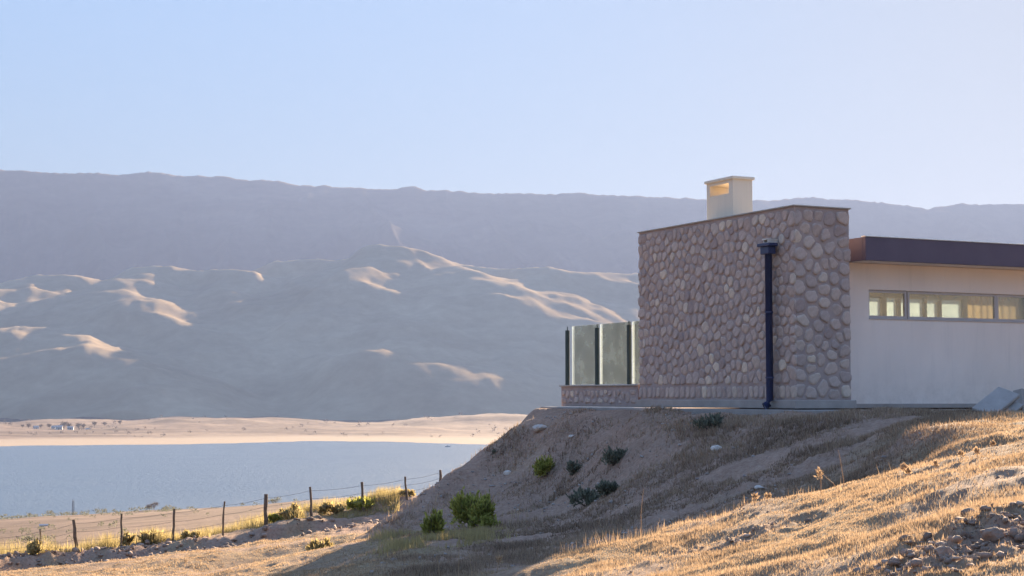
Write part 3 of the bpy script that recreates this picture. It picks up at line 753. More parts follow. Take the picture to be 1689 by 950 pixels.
# ------------------------------------------------------------------ dry grass (uncountable)
def blades(name, mat, N, umin, umax, ymin, ymax, hmin, hmax, keep, label, tintf=None, wid=0.0045, seed=1, lean=0.6):
    g = np.random.default_rng(seed)
    u = g.uniform(umin, umax, N); y = np.exp(g.uniform(math.log(ymin), math.log(ymax), N)); x = (u - CX) / F * y
    # clumping: pull points toward tuft centres
    k = g.integers(0, N // 14, N); cu = g.uniform(umin, umax, N // 14 + 1)[k]; cy = np.exp(g.uniform(math.log(ymin), math.log(ymax), N // 14 + 1))[k]
    cx = (cu - CX) / F * cy; cl = g.random(N) < 0.7
    x = np.where(cl, cx + g.normal(0, 0.035, N), x); y = np.where(cl, cy + g.normal(0, 0.05, N), y)
    p = keep(x, y); m = g.random(N) < p; x, y = x[m], y[m]; n = len(x)
    z = ground_z(x, y)
    h = g.uniform(hmin, hmax, n) * (0.75 + 0.5 * vnoise(x / 0.7, y / 0.9, 7)); az = g.uniform(0, 2 * np.pi, n); ln = g.random(n) ** 1.5 * lean
    wdt = wid * (0.7 + 0.6 * g.random(n)) * np.clip(y / 14, 0.7, 2.2)
    wa = az + np.pi / 2 + g.normal(0, 0.5, n)
    tipx = x + np.cos(az) * ln * h * 1.3; tipy = y + np.sin(az) * ln * h * 1.3; tipz = z + h * np.sqrt(np.clip(1 - ln * ln * 0.8, 0.1, 1))
    wx, wy = np.cos(wa) * wdt, np.sin(wa) * wdt
    V = np.empty((n, 3, 3)); V[:, 0] = np.stack([x - wx, y - wy, z - 0.01], 1); V[:, 1] = np.stack([x + wx, y + wy, z - 0.01], 1); V[:, 2] = np.stack([tipx, tipy, tipz], 1)
    t = np.clip(g.normal(0.5, 0.25, n) + 0.25 * fbm(x / 0.8, y / 0.8, 2, 17), 0, 1)
    if tintf is not None: t = np.clip(tintf(x, y, t), 0, 1)
    me = mesh_np(name, V.reshape(-1, 3), np.arange(3 * n).reshape(-1, 3), 3, False, [mat], {'tint': np.repeat(t, 3)})
    return tagp(link(name, me), label, kind='stuff')
def padmask(x, y):
    la = (x - KX) * AD[0] + (y - KY) * AD[1]; lb = (x - KX) * BD[0] + (y - KY) * BD[1]
    return ((la > -0.36) & (lb > -1.0) & (la < 12.5)).astype(float)
def keep_main(x, y):
    g = grass_mask(x, y); u = CX + F * x / y
    fl = sstep(16.0, 18.5, y) * sstep(690, 780, u) * sstep(1640, 1450, u)
    return np.clip(g * g * 1.2, 0, 1) * (1 - 0.7 * fl) * (1 - padmask(x, y)) * (y < 41)
blades('dry_grass', M['straw'], 1150000, -120, 1810, 6.4, 40.5, 0.010, 0.042, keep_main, 'short dry straw coloured grass over the hillside', seed=2, lean=0.95, wid=0.0048)
def keep_crest(x, y):
    u = CX + F * x / y
    yc = np.interp(u, [700, 850, 950, 1060, 1250, 1400, 1500, 1689], [16.2, 15.2, 14.5, 14.6, 14.1, 13.8, 13.4, 13.1])
    a = np.exp(-((y - yc) / 0.45) ** 2) * np.clip(0.35 + 1.2 * fbm(x / 0.25, y / 0.4, 2, 131), 0, 1) * sstep(1500, 1100, u)
    b = np.exp(-((y - 30.5 + (u - 850) * 0.012) / 4) ** 2) * sstep(920, 860, u) * sstep(560, 640, u) * np.clip(0.2 + 1.0 * fbm(x / 0.3, y / 0.5, 2, 133), 0, 1) * 0.5
    return np.clip(a * 0.6 + b, 0, 1) * (1 - padmask(x, y))
blades('tall_dry_grass', M['straw'], 150000, 500, 1700, 12, 34, 0.06, 0.16, keep_crest, 'taller dry grass along the crest of the foreground slope', seed=3, wid=0.003, lean=0.5)
def keep_weeds(x, y):
    u = CX + F * x / y
    ytop = np.interp(u, [0, 150, 300, 450, 560, 640], [38.6, 40.3, 41.6, 42.3, 42.6, 43])
    d = y - ytop
    return sstep(-0.2, 0.3, d) * sstep(5.0, 2.0, d) * (u < 660) * np.clip(0.25 + 1.3 * fbm(x / 0.8, y / 0.8, 2, 141), 0, 1)
blades('fence_weeds', M['olive'], 170000, -120, 680, 38, 48, 0.08, 0.46, keep_weeds, 'knee high olive and yellow weeds along the far side of the bank by the fence', seed=4, wid=0.0028, lean=0.7)
def keep_tongue(x, y):
    u = CX + F * x / y
    return np.clip(0.2 + 1.1 * fbm(x / 0.5, y / 0.6, 2, 151), 0, 1) * sstep(600, 660, u) * sstep(860, 780, u) * sstep(22, 23.5, y) * sstep(28, 25.5, y) * 0.4
blades('yellow_grass_tufts', M['olive'], 60000, 580, 880, 21, 29, 0.06, 0.2, keep_tongue, 'yellowish grass tufts at the foot of the mound', tintf=lambda x, y, t: t * 0.6 + 0.4, seed=5, wid=0.004, lean=0.5)

def keep_mound(x, y):
    u = CX + F * x / y
    return np.clip(0.4 + 1.2 * fbm(x / 1.1, y / 1.1, 3, 181), 0, 1) * sstep(600, 700, u) * sstep(1690, 1500, u) * sstep(15.5, 18, y) * (1 - padmask(x, y)) * (y < 33)
blades('dead_scrub', M['dead'], 420000, 600, 1700, 15.5, 33, 0.02, 0.10, keep_mound, 'grey brown dead grass and twigs over the shaded mound', seed=6, wid=0.0035, lean=0.9)
# loose stones and clods (uncountable)
def pebble_field(name, mat, pts, sizes, label, tints, seed):
    g = np.random.default_rng(seed); t = (1 + 5 ** .5) / 2
    iv = np.array([(-1,t,0),(1,t,0),(-1,-t,0),(1,-t,0),(0,-1,t),(0,1,t),(0,-1,-t),(0,1,-t),(t,0,-1),(t,0,1),(-t,0,-1),(-t,0,1)]); iv /= np.linalg.norm(iv[0])
    fi = np.array([(0,11,5),(0,5,1),(0,1,7),(0,7,10),(0,10,11),(1,5,9),(5,11,4),(11,10,2),(10,7,6),(7,1,8),(3,9,4),(3,4,2),(3,2,6),(3,6,8),(3,8,9),(4,9,5),(2,4,11),(6,2,10),(8,6,7),(9,8,1)])
    n = len(pts); sc = sizes[:, None, None] * g.uniform(0.5, 1.3, (n, 1, 3)) * g.uniform(0.6, 1.3, (n, 12, 1))
    a = g.uniform(0, 6.28, n); V = iv[None] * sc; c, s_ = np.cos(a)[:, None], np.sin(a)[:, None]
    V = np.stack([V[..., 0] * c - V[..., 1] * s_, V[..., 0] * s_ + V[..., 1] * c, V[..., 2] * 0.75], -1) + pts[:, None]
    Fi = (fi[None] + np.arange(n)[:, None, None] * 12).reshape(-1, 3)
    me = mesh_np(name, V.reshape(-1, 3), Fi, 3, False, [mat], {'tint': np.repeat(tints, 12)})
    return tagp(link(name, me), label, kind='stuff')
def rock_mat(name, c1, c2, c3):
    m, nt, b = new_mat(name); co = objco(nt)
    r = ramp(nt, attr(nt, 'tint'), [(0.0, c1), (0.6, c2), (1.0, c3)]); n = noise(nt, 25, 6, 0.7, co)
    c = mix(nt, 0.6, r.outputs[0], ramp(nt, n.outputs[0], [(0.3, 0.5), (0.7, 1.3)]).outputs[0], 'MULTIPLY')
    nt.links.new(c, b.inputs['Base Color']); b.inputs['Roughness'].default_value = 0.95; bump(nt, b, n.outputs[0], 0.6, 0.02); return m
M['clod'] = rock_mat('soil_clods', (0.22, 0.155, 0.115), (0.33, 0.24, 0.185), (0.46, 0.35, 0.27))
M['rock'] = rock_mat('pale_rock', (0.30, 0.25, 0.22), (0.45, 0.38, 0.33), (0.68, 0.60, 0.52))
def scatter(N, umin, umax, ymin, ymax, keep, smin, smax, seed, sink=0.25):
    g = np.random.default_rng(seed); u = g.uniform(umin, umax, N); y = np.exp(g.uniform(math.log(ymin), math.log(ymax), N)); x = (u - CX) / F * y
    m = g.random(N) < keep(x, y); x, y = x[m], y[m]; s_ = smin + (smax - smin) * g.random(len(x)) ** 4
    return np.stack([x, y, ground_z(x, y) + s_ * sink], 1), s_, np.clip(g.normal(0.4, 0.3, len(x)), 0, 1)
p_, s_, t_ = scatter(9000, -50, 1800, 6.4, 17, lambda x, y: np.clip(0.9 - 1.5 * grass_mask(x, y), 0, 1) + 0.04, 0.003, 0.016, 31)
pebble_field('foreground_grit', M['clod'], p_, s_, 'small crumbs of earth among the foreground grass', t_, 32)
p_, s_, t_ = scatter(42000, 700, 1800, 6.4, 18, lambda x, y: np.clip((clod_mask(x, y) - 0.25) * 1.4, 0, 1), 0.004, 0.032, 21)
pebble_field('soil_clods', M['clod'], p_, s_, 'broken dark soil clods in the bare patch of the foreground slope', t_, 22)
p_, s_, t_ = scatter(11000, 600, 1600, 18, 34, lambda x, y: (1 - padmask(x, y)) * (0.25 + 0.75 * sstep(24, 27.5, y)) * np.clip(0.3 + 0.9 * fbm(x / 1.2, y / 1.2, 2, 161), 0, 1) * sstep(1650, 900, CX + F * x / y), 0.005, 0.042, 23)
pebble_field('loose_stones', M['rock'], p_, s_, 'loose pale stones over the shaded flank of the mound', t_ * 0.6, 24)
p_, s_, t_ = scatter(9000, -100, 700, 33, 43, lambda x, y: np.clip((clod_mask(x, y) - 0.3) * 1.5, 0, 1), 0.02, 0.10, 25)
pebble_field('bank_clods', M['clod'], p_, s_, 'dark earth clods along the little bank below the fence', t_, 26)

def on_ground(u, v, ya, yb):
    ys = np.linspace(ya, yb, 300); zs = ground_z((u - CX) / F * ys, ys); vv = uv_of((u - CX) / F * ys, ys, zs)[1]
    return float(ys[np.argmin(np.abs(vv - v))])
# single rocks
def rock(u, v, Y, size, label, mat='rock', tint=0.8, flat=0.7, seed=0, group=None):
    Y = on_ground(u, v, Y - 2.5, Y + 2.5) if Y > 15 else on_ground(u, v, Y - 1.5, Y + 1.5)
    x = (u - CX) / F * Y; z = gz(x, Y); g = random.Random(seed)
    import bmesh
    bm = bmesh.new(); bmesh.ops.create_icosphere(bm, subdivisions=3, radius=size)
    cuts = [(Vector((g.gauss(0, 1), g.gauss(0, 1), g.gauss(0, 1))).normalized(), g.uniform(.6, .9) * size) for _ in range(9)]
    for p in bm.verts:
        for nn, dd in cuts:
            e = p.co.dot(nn) - dd
            if e > 0: p.co -= nn * e * 0.9
        p.co *= 1 + g.uniform(-.06, .06); p.co.z *= flat
    me = bpy.data.meshes.new('rock'); bm.to_mesh(me); bm.free(); me.materials.append(M[mat])
    a = me.attributes.new('tint', 'FLOAT', 'POINT'); a.data.foreach_set('value', [tint] * len(me.vertices))
    o = link('rock', me, loc=(x, Y, z + size * flat * 0.3)); o.rotation_euler = (0, 0, g.random() * 6)
    return tagp(o, label, 'rock', group)
rock(837, 781, 29.0, 0.075, 'small white stone low on the left flank of the mound', seed=1, tint=1)
rock(891, 709, 32.0, 0.17, 'flat pale rock near the top left of the mound', seed=2, tint=0.75, flat=0.5)
rock(1180, 743, 23.8, 0.09, 'pale stone on the shaded slope below the cobblestone block', seed=3, tint=1)
rock(1250, 806, 20.0, 0.07, 'flat pale stone low in the shaded hollow behind the foreground crest', seed=4, tint=0.9, flat=0.5)
rock(942, 721, 30.8, 0.06, 'small light stone just right of the flat pale rock', seed=5, tint=0.9)
rock(1552, 915, 8.7, 0.049, 'largest brown earth clod at the lower right edge of the soil patch', 'clod', 0.5, 0.75, 6)
rock(1632, 888, 9.2, 0.055, 'big dark clod in the upper part of the soil patch', 'clod', 0.3, 0.8, 7)
rock(1487, 890, 9.2, 0.033, 'dark clod alone in the sunlit grass left of the soil patch', 'clod', 0.1, 0.7, 8)
rock(1410, 945, 8.9, 0.033, 'brown clod at the bottom edge of the picture', 'clod', 0.4, 0.7, 9)
rock(1592, 850, 10.0, 0.046, 'dark clod on the top rim of the soil patch', 'clod', 0.2, 0.7, 10)

# ------------------------------------------------------------------ shrubs
def leaf_cloud(n, clumps, lsize, g, up=0.6, tint=(0.2, 1.0), shell=0.55, floor=-0.03):
    """many small pointed leaves on the outside of several clumps; clumps = (x,y,z,rx,ry,rz)"""
    V = []; T = []
    per = n // len(clumps)
    for (cx, cy, cz, rx, ry, rz) in clumps:
        d = g.normal(size=(per, 3)); d /= np.linalg.norm(d, axis=1)[:, None]; r = (shell + (1 - shell) * g.random(per))[:, None] * (0.85 + 0.3 * vnoise(d[:, 0] * 2.5 + cx * 7, d[:, 2] * 2.5 + cy * 5, 3))[:, None]
        p = d * r * np.array([rx, ry, rz]) + np.array([cx, cy, cz])
        ns = 16; sd_ = g.normal(size=(ns, 3)); sd_[:, 2] = np.abs(sd_[:, 2]) + 0.3; sd_ /= np.linalg.norm(sd_, axis=1)[:, None]
        m = g.random(per) < 0.4; kk_ = g.integers(0, ns, per); q_ = sd_[kk_] + g.normal(size=(per, 3)) * 0.06; rr_ = g.uniform(0.5, 1.0 + 0.55 * (kk_ % 5) / 4, per)[:, None]
        p = np.where(m[:, None], q_ * rr_ * np.array([rx, ry, rz]) + np.array([cx, cy, cz]), p); d = np.where(m[:, None], sd_[kk_], d)
        ax = d * 0.8 + np.array([0, 0, up]) + g.normal(size=(per, 3)) * 0.35; ax /= np.linalg.norm(ax, axis=1)[:, None]
        sd = np.cross(ax, g.normal(size=(per, 3))); sd /= np.linalg.norm(sd, axis=1)[:, None]
        L = lsize * g.uniform(0.6, 1.4, per)[:, None]; W = L * 0.22
        q = np.stack([p - sd * W * 0.3, p + ax * L * 0.5 - sd * W, p + ax * L, p + ax * L * 0.5 + sd * W], 1)
        V.append(q.reshape(-1, 3)); T.append(np.repeat(g.uniform(tint[0], tint[1], per), 4))
    V = np.concatenate(V)
    if floor is not None: V[:, 2] = np.maximum(V[:, 2], floor)
    return V, np.arange(len(V)).reshape(-1, 4), np.concatenate(T)
def shrub(u, Y, w_, h_, label, mat='green', n=1600, seed=0, clumps=6, ls=0.07, name='shrub', upright=False, group=None, tint=(0.1, 1.0), dz=0.0, cat='shrub', v=None):
    if v: Y = on_ground(u, v, 19.5, 34)
    x = (u - CX) / F * Y; z = gz(x, Y) + dz; g = np.random.default_rng(seed + 100)
    o = empty(name, (x, Y, z - 0.02), 0, label, cat, group)
    if Y > 38: n = int(n * 0.7); h_ *= 0.85
    cl = []
    for k in range(clumps):
        a = g.uniform(0, 6.28); rr = g.random() ** 0.6 * w_ * 0.42; hh = h_ * g.uniform(0.35, 0.72) * (1 - 0.5 * rr / (w_ * 0.42)) * g.uniform(0.75, 1.1)
        r_ = w_ * g.uniform(0.10, 0.22)
        cl.append((math.cos(a) * rr, math.sin(a) * rr, hh, r_, r_, min(h_ - hh, h_ * (0.38 if upright else 0.3))))
    V, Fc, T = leaf_cloud(int(n * 0.7), cl, ls * 1.25, g, 1.1 if upright else 0.8, tint, 0.15)
    link('foliage', mesh_np('foliage', V, Fc, 4, False, [M[mat]], {'tint': T}), o)
    mb = MB()
    for c in cl:
        mb.tube([(0, 0, 0), (c[0] * 0.4, c[1] * 0.4, c[2] * 0.5), (c[0], c[1], c[2] + c[5] * 0.6)], [0.014, 0.009, 0.003], 5)
        for q in range(3):
            a = g.uniform(0, 6.28); e_ = g.uniform(0.9, 1.9); mb.tube([(c[0] * 0.5, c[1] * 0.5, c[2] * 0.55), (c[0] + math.cos(a) * c[3] * e_, c[1] + math.sin(a) * c[3] * e_, c[2] + c[5] * e_ * 0.75)], [0.008, 0.002], 4)
    mb.build('branches', M['bark'], o)
    return o
PX = 1 / F
shrub(780, 25.6, 0.82, 0.66, 'largest yellow-green bush, full and rounded, on the lower flank of the mound', 'green', 4200, 1, 9, 0.06, v=868)
shrub(797, 24.6, 0.42, 0.24, 'low green bush just below and right of the largest bush', 'green', 1800, 2, 5, 0.05, v=872)
shrub(718, 24.6, 0.34, 0.42, 'narrow upright yellow-green bush left of the largest bush', 'green', 1500, 3, 5, 0.06, upright=True, v=888)
shrub(531, 22.5, 0.48, 0.34, 'spiky grey-green tuft alone on the sunlit grass left of the mound', 'olive', 1500, 4, 5, 0.08, upright=True, name='grass_tussock', cat='grass tussock', v=922)
shrub(903, 28.4, 0.50, 0.42, 'dark bush with a bright sunlit yellow top halfway up the mound', 'green', 2200, 5, 5, 0.05, v=783)
shrub(944, 28.0, 0.48, 0.30, 'dark blue-green bush right beside the bush with the bright top', 'dgreen', 1300, 6, 5, 0.05, v=784)
shrub(1012, 28.0, 0.56, 0.36, 'dark grey-green bush in the middle of the shaded mound', 'dgreen', 1500, 7, 5, 0.05, v=768)
shrub(1168, 26.8, 0.5, 0.3, 'dark scrubby bush below the base of the cobblestone block', 'dgreen', 1100, 8, 5, 0.05, v=708)
shrub(968, 25.6, 0.55, 0.32, 'dark bush low on the mound to the right of the largest bush', 'dgreen', 1300, 9, 5, 0.05, v=834)
shrub(1000, 26.4, 0.42, 0.26, 'small dark bush between the two low dark bushes on the mound', 'dgreen', 1000, 10, 4, 0.05, v=816)
shrub(592, 43.6, 1.0, 0.42, 'bright green bush by the fence at the foot of the mound', 'green', 3200, 11, 7, 0.09)
shrub(549, 43.4, 0.62, 0.34, 'olive bush by the fence left of the bright green bush', 'olive', 1500, 12, 5, 0.09)
shrub(484, 42.9, 0.70, 0.40, 'brownish olive bush beside the thick dark fence post', 'olive', 1700, 13, 5, 0.09)
shrub(455, 42.7, 0.40, 0.30, 'small green bush touching the right side of the thick dark post', 'green', 900, 14, 4, 0.08)
shrub(255, 41.6, 0.75, 0.50, 'green and yellow bush between the two thin posts at left', 'olive', 2000, 15, 6, 0.09)
shrub(215, 41.2, 0.42, 0.40, 'small bush at the foot of a thin leaning post', 'olive', 1000, 16, 4, 0.08)
shrub(60, 39.6, 0.7, 0.36, 'dull olive bush near the left end of the fence', 'olive', 1500, 17, 5, 0.09)
shrub(318, 42.0, 0.45, 0.26, 'low pale bush right of the leaning middle post', 'olive', 900, 18, 4, 0.08)
shrub(812, 32.0, 0.10, 0.14, 'tiny dark sprout on the skyline edge of the mound', 'dgreen', 120, 19, 2, 0.04, name='sprout', cat='plant')
shrub(672, 44.5, 0.5, 0.22, 'faint low bush behind the edge of the mound', 'olive', 700, 20, 3, 0.07)

# tall dry stalks
def stalk(u, v0, v1, Y, label, lean=0.0, head=True, seed=0, du=0, group='tall dry stalks'):
    g = random.Random(seed); x = (u - CX) / F * Y; z = gz(x, Y); h = max(0.08, (v0 - v1) / F * Y); tx = du / F * Y
    o = empty('dry_stalk', (x, Y, z - 0.01), 0, label, 'plant', group)
    pts = [(tx * t ** 1.4 + g.uniform(-.006, .006), g.uniform(-.01, .01), h * t) for t in (0, .25, .5, .75, 1)]
    r = 0.0030 * Y / 14
    MB().tube(pts, [r * 1.3, r * 1.1, r, r * .8, r * .5], 5, tint=0.7).build('stem', M['straw'], o)
    if head:
        V, Fc, T = leaf_cloud(60 if h < 0.4 else 90, [(tx * 0.9, 0, h * 0.82, 0.016 + 0.02 * h, 0.016 + 0.02 * h, h * 0.2)], 0.03, np.random.default_rng(seed), 0.8, (0.3, 0.9), 0.2)
        link('seed_head', mesh_np('seed_head', V, Fc, 4, False, [M['straw']], {'tint': T}), o)
    return o
stalk(1389, 803, 736, 13.7, 'tallest thin bare stalk on the foreground crest', 0, False, 1, du=-8)
stalk(1352, 808, 768, 13.8, 'bushy-topped brown stalk on the crest left of the tallest thin one', 0, True, 2, du=-3)
stalk(1381, 803, 770, 13.7, 'broken stalk leaning left beside the tallest thin one', 0, False, 3, du=-28)
stalk(1263, 830, 815, 14.0, 'short reddish seed stalk on the foreground crest', 0, True, 4)
stalk(1242, 835, 816, 14.0, 'short brown seed stalk at the left of the reddish one', 0, True, 5)
stalk(1488, 786, 762, 13.3, 'fluffy stalk pair on the crest right of the tallest thin one', 0, True, 6)
stalk(1499, 784, 770, 13.3, 'drooping seed stalk just right of the fluffy pair', 0, True, 7, du=-5)
stalk(1540, 774, 764, 13.2, 'low fluffy seed head on the crest below the white wall', 0, True, 8)
stalk(1582, 765, 746, 13.1, 'pale fluffy stalk on the crest below the concrete slabs', 0, True, 9)
stalk(1608, 758, 748, 13.1, 'tiny seed head right of the pale fluffy stalk', 0, True, 10)
stalk(1634, 743, 730, 14.6, 'small stalk in the shaded dip near the right edge', 0, True, 11)
stalk(1055, 888, 806, 14.6, 'tall thin stalk rising from the crest into the shaded mound', 0, False, 12, du=5)
stalk(998, 878, 818, 18.5, 'faint thin stalk in the shade left of the tall thin one', 0, False, 13, du=-14)
stalk(1218, 858, 842, 14.2, 'bent pale straw leaning right on the crest', 0, False, 14, du=14)
stalk(1170, 866, 846, 14.3, 'short bent straw on the lower crest', 0, False, 15, du=-14)
stalk(757, 960, 858, 16.0, 'tallest bare stalk at the bottom centre in the shade', 0, False, 16, du=2)
stalk(727, 960, 900, 16.5, 'curved stalk at the left of the bottom centre stalks', 0, False, 17, du=-7)
stalk(780, 960, 905, 16.0, 'stalk with a pale tip at the right of the bottom centre stalks', 0, False, 18, du=-6)
stalk(820, 960, 930, 14.5, 'short reddish stalk at the bottom edge', 0, True, 19, du=4)

# ------------------------------------------------------------------ wire fence
FP = [(-66, 888, 938, 39.0, .035, -3), (4, 883, 935, 39.3, .035, 0), (73, 872, 922, 39.7, .035, 0), (131, 857, 922, 40.4, .065, -8), (205, 847, 908, 40.8, .04, 0), (290, 839, 900, 41.6, .05, 3),
      (372, 827, 882, 42.0, .04, 2), (441, 815, 872, 42.4, .075, 0), (515, 803, 855, 42.7, .05, -3), (600, 795, 835, 43.3, .055, -4), (671, 786, 818, 44.0, .05, -4), (727, 775, 806, 44.8, .06, 0)]
fx = empty('wire_fence', at(300, 900, 41.6), 0, 'rustic wire fence of uneven wooden posts crossing below the lake', 'fence')
org = Vector(fx.location); tops = []
for k, (u, v0, v1, Y, r, le) in enumerate(FP):
    x = (u - CX) / F * Y; z = gz(x, Y); zt = at(u, v0, Y)[2]; dx = le / F * Y; g = random.Random(k + 50)
    pts = []; rs = []
    for t in (0, .2, .4, .6, .8, 1):
        pts.append((dx * (t - 0.5) + g.uniform(-.012, .012), g.uniform(-.012, .012), (z - 0.25) + (zt - z + 0.25) * t)); rs.append(r * 0.72 * g.uniform(0.75, 1.1) * (1.05 - .15 * t))
    mb = MB().tube([(a, b, c - z) for a, b, c in pts], rs, 9)
    mb.build('post', M['wood'], fx, smooth=False, loc=Vector((x, Y, z)) - org)
    tops.append((x, Y, z, zt, dx))
for hh in (0.88, 0.62, 0.36):
    pts = []
    for a, b in zip(tops[:-1], tops[1:]):
        pa = Vector((a[0] + a[4] * .3, a[1] - 0.06, a[2] + (a[3] - a[2]) * hh)); pb = Vector((b[0] + b[4] * .3, b[1] - 0.06, b[2] + (b[3] - b[2]) * hh))
        for t in (0, .25, .5, .75): pts.append(pa.lerp(pb, t) - Vector((0, 0, 0.03 * math.sin(math.pi * t))))
    pts.append(pb)
    MB().tube([p - org for p in pts], 0.0035, 4).build('wire', M['wire'], fx)

# ------------------------------------------------------------------ concrete pieces against the wing
def slab(name, u, v, Y, size, rot, label, cat='slab', holes=None, c=0.02):
    x, y, z = at(u, v, Y); sx, sy, sz = size
    mb = MB()
    if holes:
        n = holes; t = 0.035
        mb.box(-sx/2, sx/2, -sy/2, -sy/2 + t, -sz/2, sz/2); mb.box(-sx/2, sx/2, sy/2 - t, sy/2, -sz/2, sz/2)
        for k in range(n + 1):
            xx = -sx/2 + k * (sx - t) / n; mb.box(xx, xx + t, -sy/2 + t, sy/2 - t, -sz/2, sz/2)
    else: mb.box(-sx/2, sx/2, -sy/2, sy/2, -sz/2, sz/2, c)
    o = mb.build(name, M['concrete'], None); o.location = (x, y, z); o.rotation_euler = [R(a) for a in rot]
    return tagp(o, label, cat)
def oriented(name, p0, p1, p2, l0, l1, s0, s1, n0, n1, label, cat, c=0.0, cuts=()):
    """box in the frame whose long axis runs p0->p1 and short axis p0->p2 (photo column, row, distance)"""
    A, B, D = Vector(at(*p0)), Vector(at(*p1)), Vector(at(*p2)); L = B - A; e1 = L.normalized(); S_ = D - A; e2 = (S_ - e1 * S_.dot(e1)).normalized(); e3 = e1.cross(e2)
    if e3.y < 0: e3 = -e3; flip = True
    ll, ss = L.length, S_.length
    m = Matrix((e1, e2, e3)).transposed().to_4x4(); m.translation = A
    mb = MB()
    if not cuts: mb.box(l0 * ll, l1 * ll, s0 * ss, s1 * ss, n0, n1, c)
    else:                                                  # hollow block: outer skins and webs
        t = 0.035; x0, x1, y0, y1 = l0 * ll, l1 * ll, s0 * ss, s1 * ss
        mb.box(x0, x1, y0, y1, n0, n0 + t); mb.box(x0, x1, y0, y1, n1 - t, n1)
        for k in range(cuts + 1):
            xx = x0 + (x1 - x0 - t) * k / cuts; mb.box(xx, xx + t, y0 + 0.002, y1 - 0.002, n0 + t, n1 - t)
    me = mb.mesh(name, M['concrete'])
    if m.to_3x3().determinant() < 0: me.flip_normals()
    o = link(name, me); o.matrix_world = m
    return tagp(o, label, cat)
q0, q1, q2 = (1602, 672, 24.0), (1647, 636.5, 24.35), (1638, 686, 23.75)
oriented('concrete_slab', q0, q1, q2, 0, 1, 0, 1, 0, 0.07, 'tilted grey concrete slab with rounded corners leaning on blocks by the white wing', 'slab', 0.022)
oriented('concrete_block', q0, q1, q2, 0.02, 0.86, 0.72, 1.32, 0.085, 0.26, 'hollow concrete block propping up the tilted slab', 'block', cuts=2)
oriented('concrete_block', (1668, 690, 24.4), (1700, 664, 24.8), (1676, 694, 24.2), 0, 1.2, 0, 2.4, 0.0, 0.17, 'hollow concrete block behind the propping one near the right edge', 'block', cuts=2)
oriented('concrete_block', (1686, 640, 24.6), (1720, 655, 24.9), (1686, 668, 24.5), 0, 1, 0, 1.5, 0.0, 0.17, 'concrete block standing highest and cut off by the right edge of the picture', 'block', 0.012)
# ------------------------------------------------------------------ far things: mast, hut, boat, village
def far_z(x, y): return max(gz(x, y), LAKE)
def mast():
    Y = 700.0; x = (125.5 - CX) / F * Y; z = gz(x, Y); zt = at(125, 826, Y)[2]; h = max(4.0, zt - z)
    o = empty('lattice_mast', (x, Y, z - 0.2), 0.4, 'thin lattice mast standing near the left lake shore', 'mast')
    for sx, sy in ((-1, -1), (1, -1), (1, 1), (-1, 1)):
        MB().tube([(sx * .42, sy * .42, 0), (sx * .3, sy * .3, h)], 0.07, 6).build('leg', M['galvd'], o)
    for k in range(6):
        zz = h * (k + 0.6) / 6; w_ = 0.42 - 0.02 * k; mb = MB()
        P = [(-w_, -w_, zz), (w_, -w_, zz), (w_, w_, zz), (-w_, w_, zz)]
        for i in range(4): mb.tube([P[i], P[(i + 1) % 4]], 0.05, 4); mb.tube([P[i], (P[(i + 1) % 4][0], P[(i + 1) % 4][1], zz + h / 6)], 0.035, 4)
        mb.build('brace', M['galvd'], o)
M['galvd'] = simple('dull_steel', (0.16, 0.16, 0.17), (0.22, 0.22, 0.23), 3, 0.6, 0.4)
M['farwhite'] = plaster('whitewash', (0.80, 0.78, 0.74)); M['farroof'] = simple('tin_roof', (0.42, 0.38, 0.36), (0.52, 0.48, 0.45), 1, 0.6); M['door'] = simple('dark_opening', (0.05, 0.045, 0.04), (0.07, 0.06, 0.05), 1, 0.8)
mast()
def far_house(u, Y, w_, d_, h_, rz, label, name='far_house', cat='house', group=None, base=None):
    x = (u - CX) / F * Y; z = gz(x, Y)
    o = empty(name, (x, Y, z - 0.3), rz, label, cat, group)
    MB().box(-w_/2, w_/2, -d_/2, d_/2, 0, h_).build('wall', M['farwhite'], o)
    e = 0.06 * w_; rh = h_ * 0.42
    MB().add([(-w_/2-e, -d_/2-e, h_+.01), (w_/2+e, -d_/2-e, h_+.01), (w_/2+e, d_/2+e, h_+.01), (-w_/2-e, d_/2+e, h_+.01), (-w_/2-e, 0, h_+rh), (w_/2+e, 0, h_+rh)],
             [(0,1,5,4), (2,3,4,5), (0,4,3), (1,2,5), (0,3,2,1)]).build('roof', M['farroof'], o)
    MB().box(-w_*.08, w_*.08, -d_/2-.05, -d_/2+.02, 0.1, h_*.7).build('door', M['door'], o)
    for sx in (-.3, .3): MB().box(w_*(sx-.07), w_*(sx+.07), -d_/2-.05, -d_/2+.02, h_*.4, h_*.72).build('window', M['door'], o)
far_house(100, 2560, 10, 7, 5.0, 0.2, 'brightest white house of the village on the far shore')
far_house(92, 2600, 7, 6, 3.6, -0.3, 'small white house left of the brightest one in the village')
far_house(119, 2560, 9, 6, 4.0, 0.1, 'long low white house right of the brightest one in the village')
far_house(62, 2680, 8, 6, 4.0, 0.5, 'pale house at the left of the village among bare trees')
far_house(148, 2700, 7, 6, 3.6, -0.4, 'pale house at the right end of the village')
far_house(78, 330, 1.7, 1.2, 0.55, 0.3, 'tiny pale hut on the brown plain before the lake', 'hut', 'hut')
